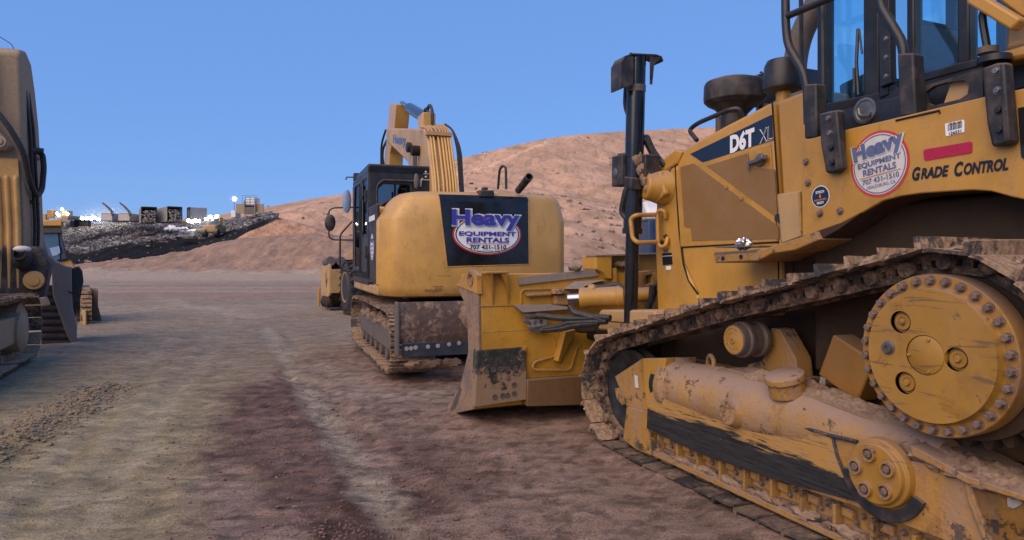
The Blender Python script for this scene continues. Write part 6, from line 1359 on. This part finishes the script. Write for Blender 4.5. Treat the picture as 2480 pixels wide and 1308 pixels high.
for px_, py_, lab in ((258, 540, 'pale refuse truck with a raised lid left of the bright gap'), (300, 540, 'pale refuse truck with a raised lid right of the bright gap')):
    t = far_thing('refuse_truck', lab, 'truck', px_, py_, 138, 0, 'refuse trucks with raised tailgates')
    MB().box(-1.2, 1.2, 0, 6, .4, 2.0).build('body', 'bin_steel', t, .1); MB().box(-1.3, 1.3, -.1, .1, 2.0, 2.15).build('body_rim', 'white_paint', t)
    g = MB()
    for s_ in (0,): g.extr([(-.9, -.1, 4.2), (-.6, -.1, 4.0), (.3, -.1, 3.3), (1.2, -.1, 2.3), (1.3, -.1, 1.4), (1.05, -.1, 1.4), (.9, -.1, 2.2), (.1, -.1, 3.1), (-.9, -.1, 4.0)], (0, .5, 0))
    g.build('tailgate', 'grey_steel', t)
t = far_thing('open_container', 'dark open steel container at the left of the refuse slope', 'container', 203, 549, 138, 0)
g = MB(); g.box(-1.3, 1.3, 0, .1, .1, 1.3); g.box(-1.4, -1.2, -1.2, .1, -.2, 1.4); g.box(1.2, 1.4, -.8, .1, 0, 1.4); g.box(-1.4, 1.4, -.4, 4, 1.3, 1.4); g.build('shell', 'black_dusty', t); MB().box(-1.45, -1.25, -1.3, -1.15, -.8, 1.3).build('end_post', 'bin_steel', t)
t = far_thing('water_tank', 'round yellow water tank standing at the skyline on the far left', 'tank', 125, 532, 138, 0)
MB().lathe((0, 0, .3), (0, 0, 1), [(0, .75), (.3, .78), (1.0, .82), (1.55, .85)], 28).build('drum', 'yellow', t); MB().lathe((0, 0, 1.8), (0, 0, 1), [(0, .9), (.12, .92), (.2, .3), (.35, .1)], 28).build('lid', 'white_faded', t); MB().box(-1.6, -.9, -.5, .5, 0, 1.1).build('pump_box', 'tan_paint', t)
t = far_thing('compactor', 'landfill compactor with bright lamps beside the round yellow tank', 'compactor', 150, 548, 136, 0)
MB().box(-1.0, 1.2, 0, 4, .8, 2.2).build('body', 'lx_grey', t, .1); MB().box(-.4, .8, .5, 2.2, 2.2, 3.2).build('cab', 'tan_paint', t, .1)
for k, (x, z) in enumerate(((-.6, 2.2), (1.2, 2.5), (.1, 3.4), (-.9, 2.6))): MB().blob((x, -.1, z), .24, .15, .24, 1, 0, 8).build('lamp', 'lamp', t)
for x in (-1.2, 1.0): MB().lathe((x, .2, .5), (1, 0, 0), [(0, .75), (.9, .75)], 20).build('wheel', 'grey_steel', t)
t = far_thing('refuse_heap_loader', 'yellow wheel loader pushing refuse with its lamps on and bucket down', 'loader', 505, 574, 124, 0)
MB().box(-1.0, 1.3, 0, 4.5, .9, 2.2).build('body', 'yellow_dirty', t, .1); MB().box(.1, 1.6, 1, 2.6, 2.2, 3.7).build('cab', 'exc_yellow', t, .1); MB().box(.1, 1.5, .9, 1.0, 2.3, 3.5).build('windscreen', 'glass_dark', t)
MB().extr([(-5.2, -.8, .0), (-2.2, -.8, .1), (-2.2, -.8, 1.1), (-5.2, -.8, .9)], (0, 1.0, .4)).build('bucket', 'bin_steel', t, .05); MB().bar((-3.2, .2, 1), (.2, 1.0, 1.8), .4, .5).build('lift_arm', 'yellow_dirty', t)
for x in (-1.0, 1.2): MB().lathe((x, .1, .7), (1, 0, 0), [(0, .8), (.6, .8)], 20).build('wheel', 'rubber', t)
for x, z in ((-3.6, 3.0), (-2.9, 2.8), (-2.3, 3.0), (-1.7, 2.9), (1.6, 3.8), (.4, 3.7), (-.3, 3.3)): MB().blob((x, -.2, z), .34, .2, .26, 1, 0, 8).build('lamp', 'lamp', t)
t = far_thing('tipper_platform', 'tall tipping machine with a caged cab standing on the right end of the refuse', 'tipper', 607, 524, 140, 0)
MB().box(-3.0, -1.2, -.1, .1, .6, 2.6).build('wing_plate', 'lx_grey', t, .05); MB().box(1.0, 2.6, .2, .4, .8, 2.6).build('wing_plate', 'lx_grey', t, .05); MB().box(-1.2, 1.0, -.3, -.1, .4, 1.9).build('push_plate', 'grey_steel', t, .05)
g = MB()
for x in (-1.2, 1.0): g.box(x - .1, x + .1, -.35, .0, .4, 3.2)
g.build('mast', 'grey_plate', t); MB().box(-1.1, .95, -.1, 4, 1.9, 2.3).build('engine', 'dark', t); MB().box(-1.3, .6, .6, 3.5, 2.3, 4.0).build('cab', 'white_paint', t, .05)
g = MB()
for i in range(3): g.box(-1.3 + .95 * i - .03, -1.3 + .95 * i + .03, .54, .6, 2.3, 4.0)
for z in (2.5, 3.0, 3.5, 4.0): g.box(-1.3, .6, .54, .6, z - .03, z + .03)
g.tube([(-1.9, .5, 2.2), (-1.9, .5, 4.35), (1.0, .5, 4.4), (1.05, .5, 2.2)], .035, 5); g.build('cage', 'grey_steel', t); MB().box(-4.2, -3.2, .2, 3, -.2, 1.2).build('counterweight', 'white_paint', t, .1)
t = far_thing('light_tower', 'single bright floodlight on a thin mast left of the caged tipping machine', 'floodlight', 568, 530, 150, 0)
MB().cyl((0, 0, 0), (0, 0, 4.2), .05).build('mast', 'grey_steel', t); MB().blob((0, -.1, 4.4), .42, .25, .42, 1, 0, 10).build('lamp', 'lamp', t)
for px_, py_, w, lab in ((205, 528, 3, 'leftmost'), (232, 524, 3.6, 'middle'), (281, 522, 2.6, 'right')):
    t = far_thing('light_tower', 'bank of glaring work lights at the skyline, the %s of three' % lab, 'floodlight', px_, 540, 150, 0, 'glaring work lights behind the refuse')
    MB().cyl((0, 0, -1), (0, 0, .8), .06).build('mast', 'grey_steel', t); z = (540 - py_) / FPX * 150
    for k in range(4): MB().blob((w * (k / 3 - .5), -.1, z * .7 + .25 * math.sin(k * 2.2)), .42, .25, .36, 1, 0, 8).build('lamp', 'lamp', t)
t = thing('white_bag_heap', 'heap of white plastic sheeting on the refuse beside the wheel loader', 'plastic sheet', q(425, 562, 122)); 
g = MB(); r = random.Random(2)
for k in range(9): g.blob((r.uniform(-1.4, 1.4), r.uniform(-.5, .5), r.uniform(.1, 1.0)), r.uniform(.4, .8), .5, r.uniform(.2, .5), k, .5, 7)
o = g.build('sheeting', 'white_paint', t)

# haze volumes added round the work lights to give them a halo
def dust(px_, py_, d, rx, ry, rz, dens):
    m = bpy.data.materials.new('halo_volume'); m.use_nodes = True; t = m.node_tree
    for n in list(t.nodes): t.nodes.remove(n)
    o = t.nodes.new('ShaderNodeOutputMaterial'); v = t.nodes.new('ShaderNodeVolumePrincipled'); tc = t.nodes.new('ShaderNodeTexCoord'); g = t.nodes.new('ShaderNodeTexGradient'); g.gradient_type = 'QUADRATIC_SPHERE'
    mp = t.nodes.new('ShaderNodeMath'); mp.operation = 'MULTIPLY'; mp.inputs[1].default_value = dens
    t.links.new(tc.outputs['Object'], g.inputs[0]); t.links.new(g.outputs['Fac'], mp.inputs[0]); t.links.new(mp.outputs[0], v.inputs['Density']); v.inputs['Color'].default_value = (.9, .92, .95, 1)
    t.links.new(v.outputs[0], o.inputs['Volume'])
    b = MB().lathe((0, 0, -1), (0, 0, 1), [(0, .01), (.1, .43), (.3, .71), (.6, .92), (1, 1), (1.4, .92), (1.7, .71), (1.9, .43), (2, .01)], 24).build('halo_haze', m)
    b.location = q(px_, py_, d); b.scale = (rx, ry, rz); tag(b, 'pale haze added as a glow round the work lights on the landfill', None, None, 'stuff')
dust(255, 522, 150, 9, 5, 4.5, .10)
dust(490, 545, 124, 5, 4, 3, .09)
dust(150, 515, 136, 3, 3, 2.2, .09)
dust(568, 482, 150, 2, 2, 2, .12)
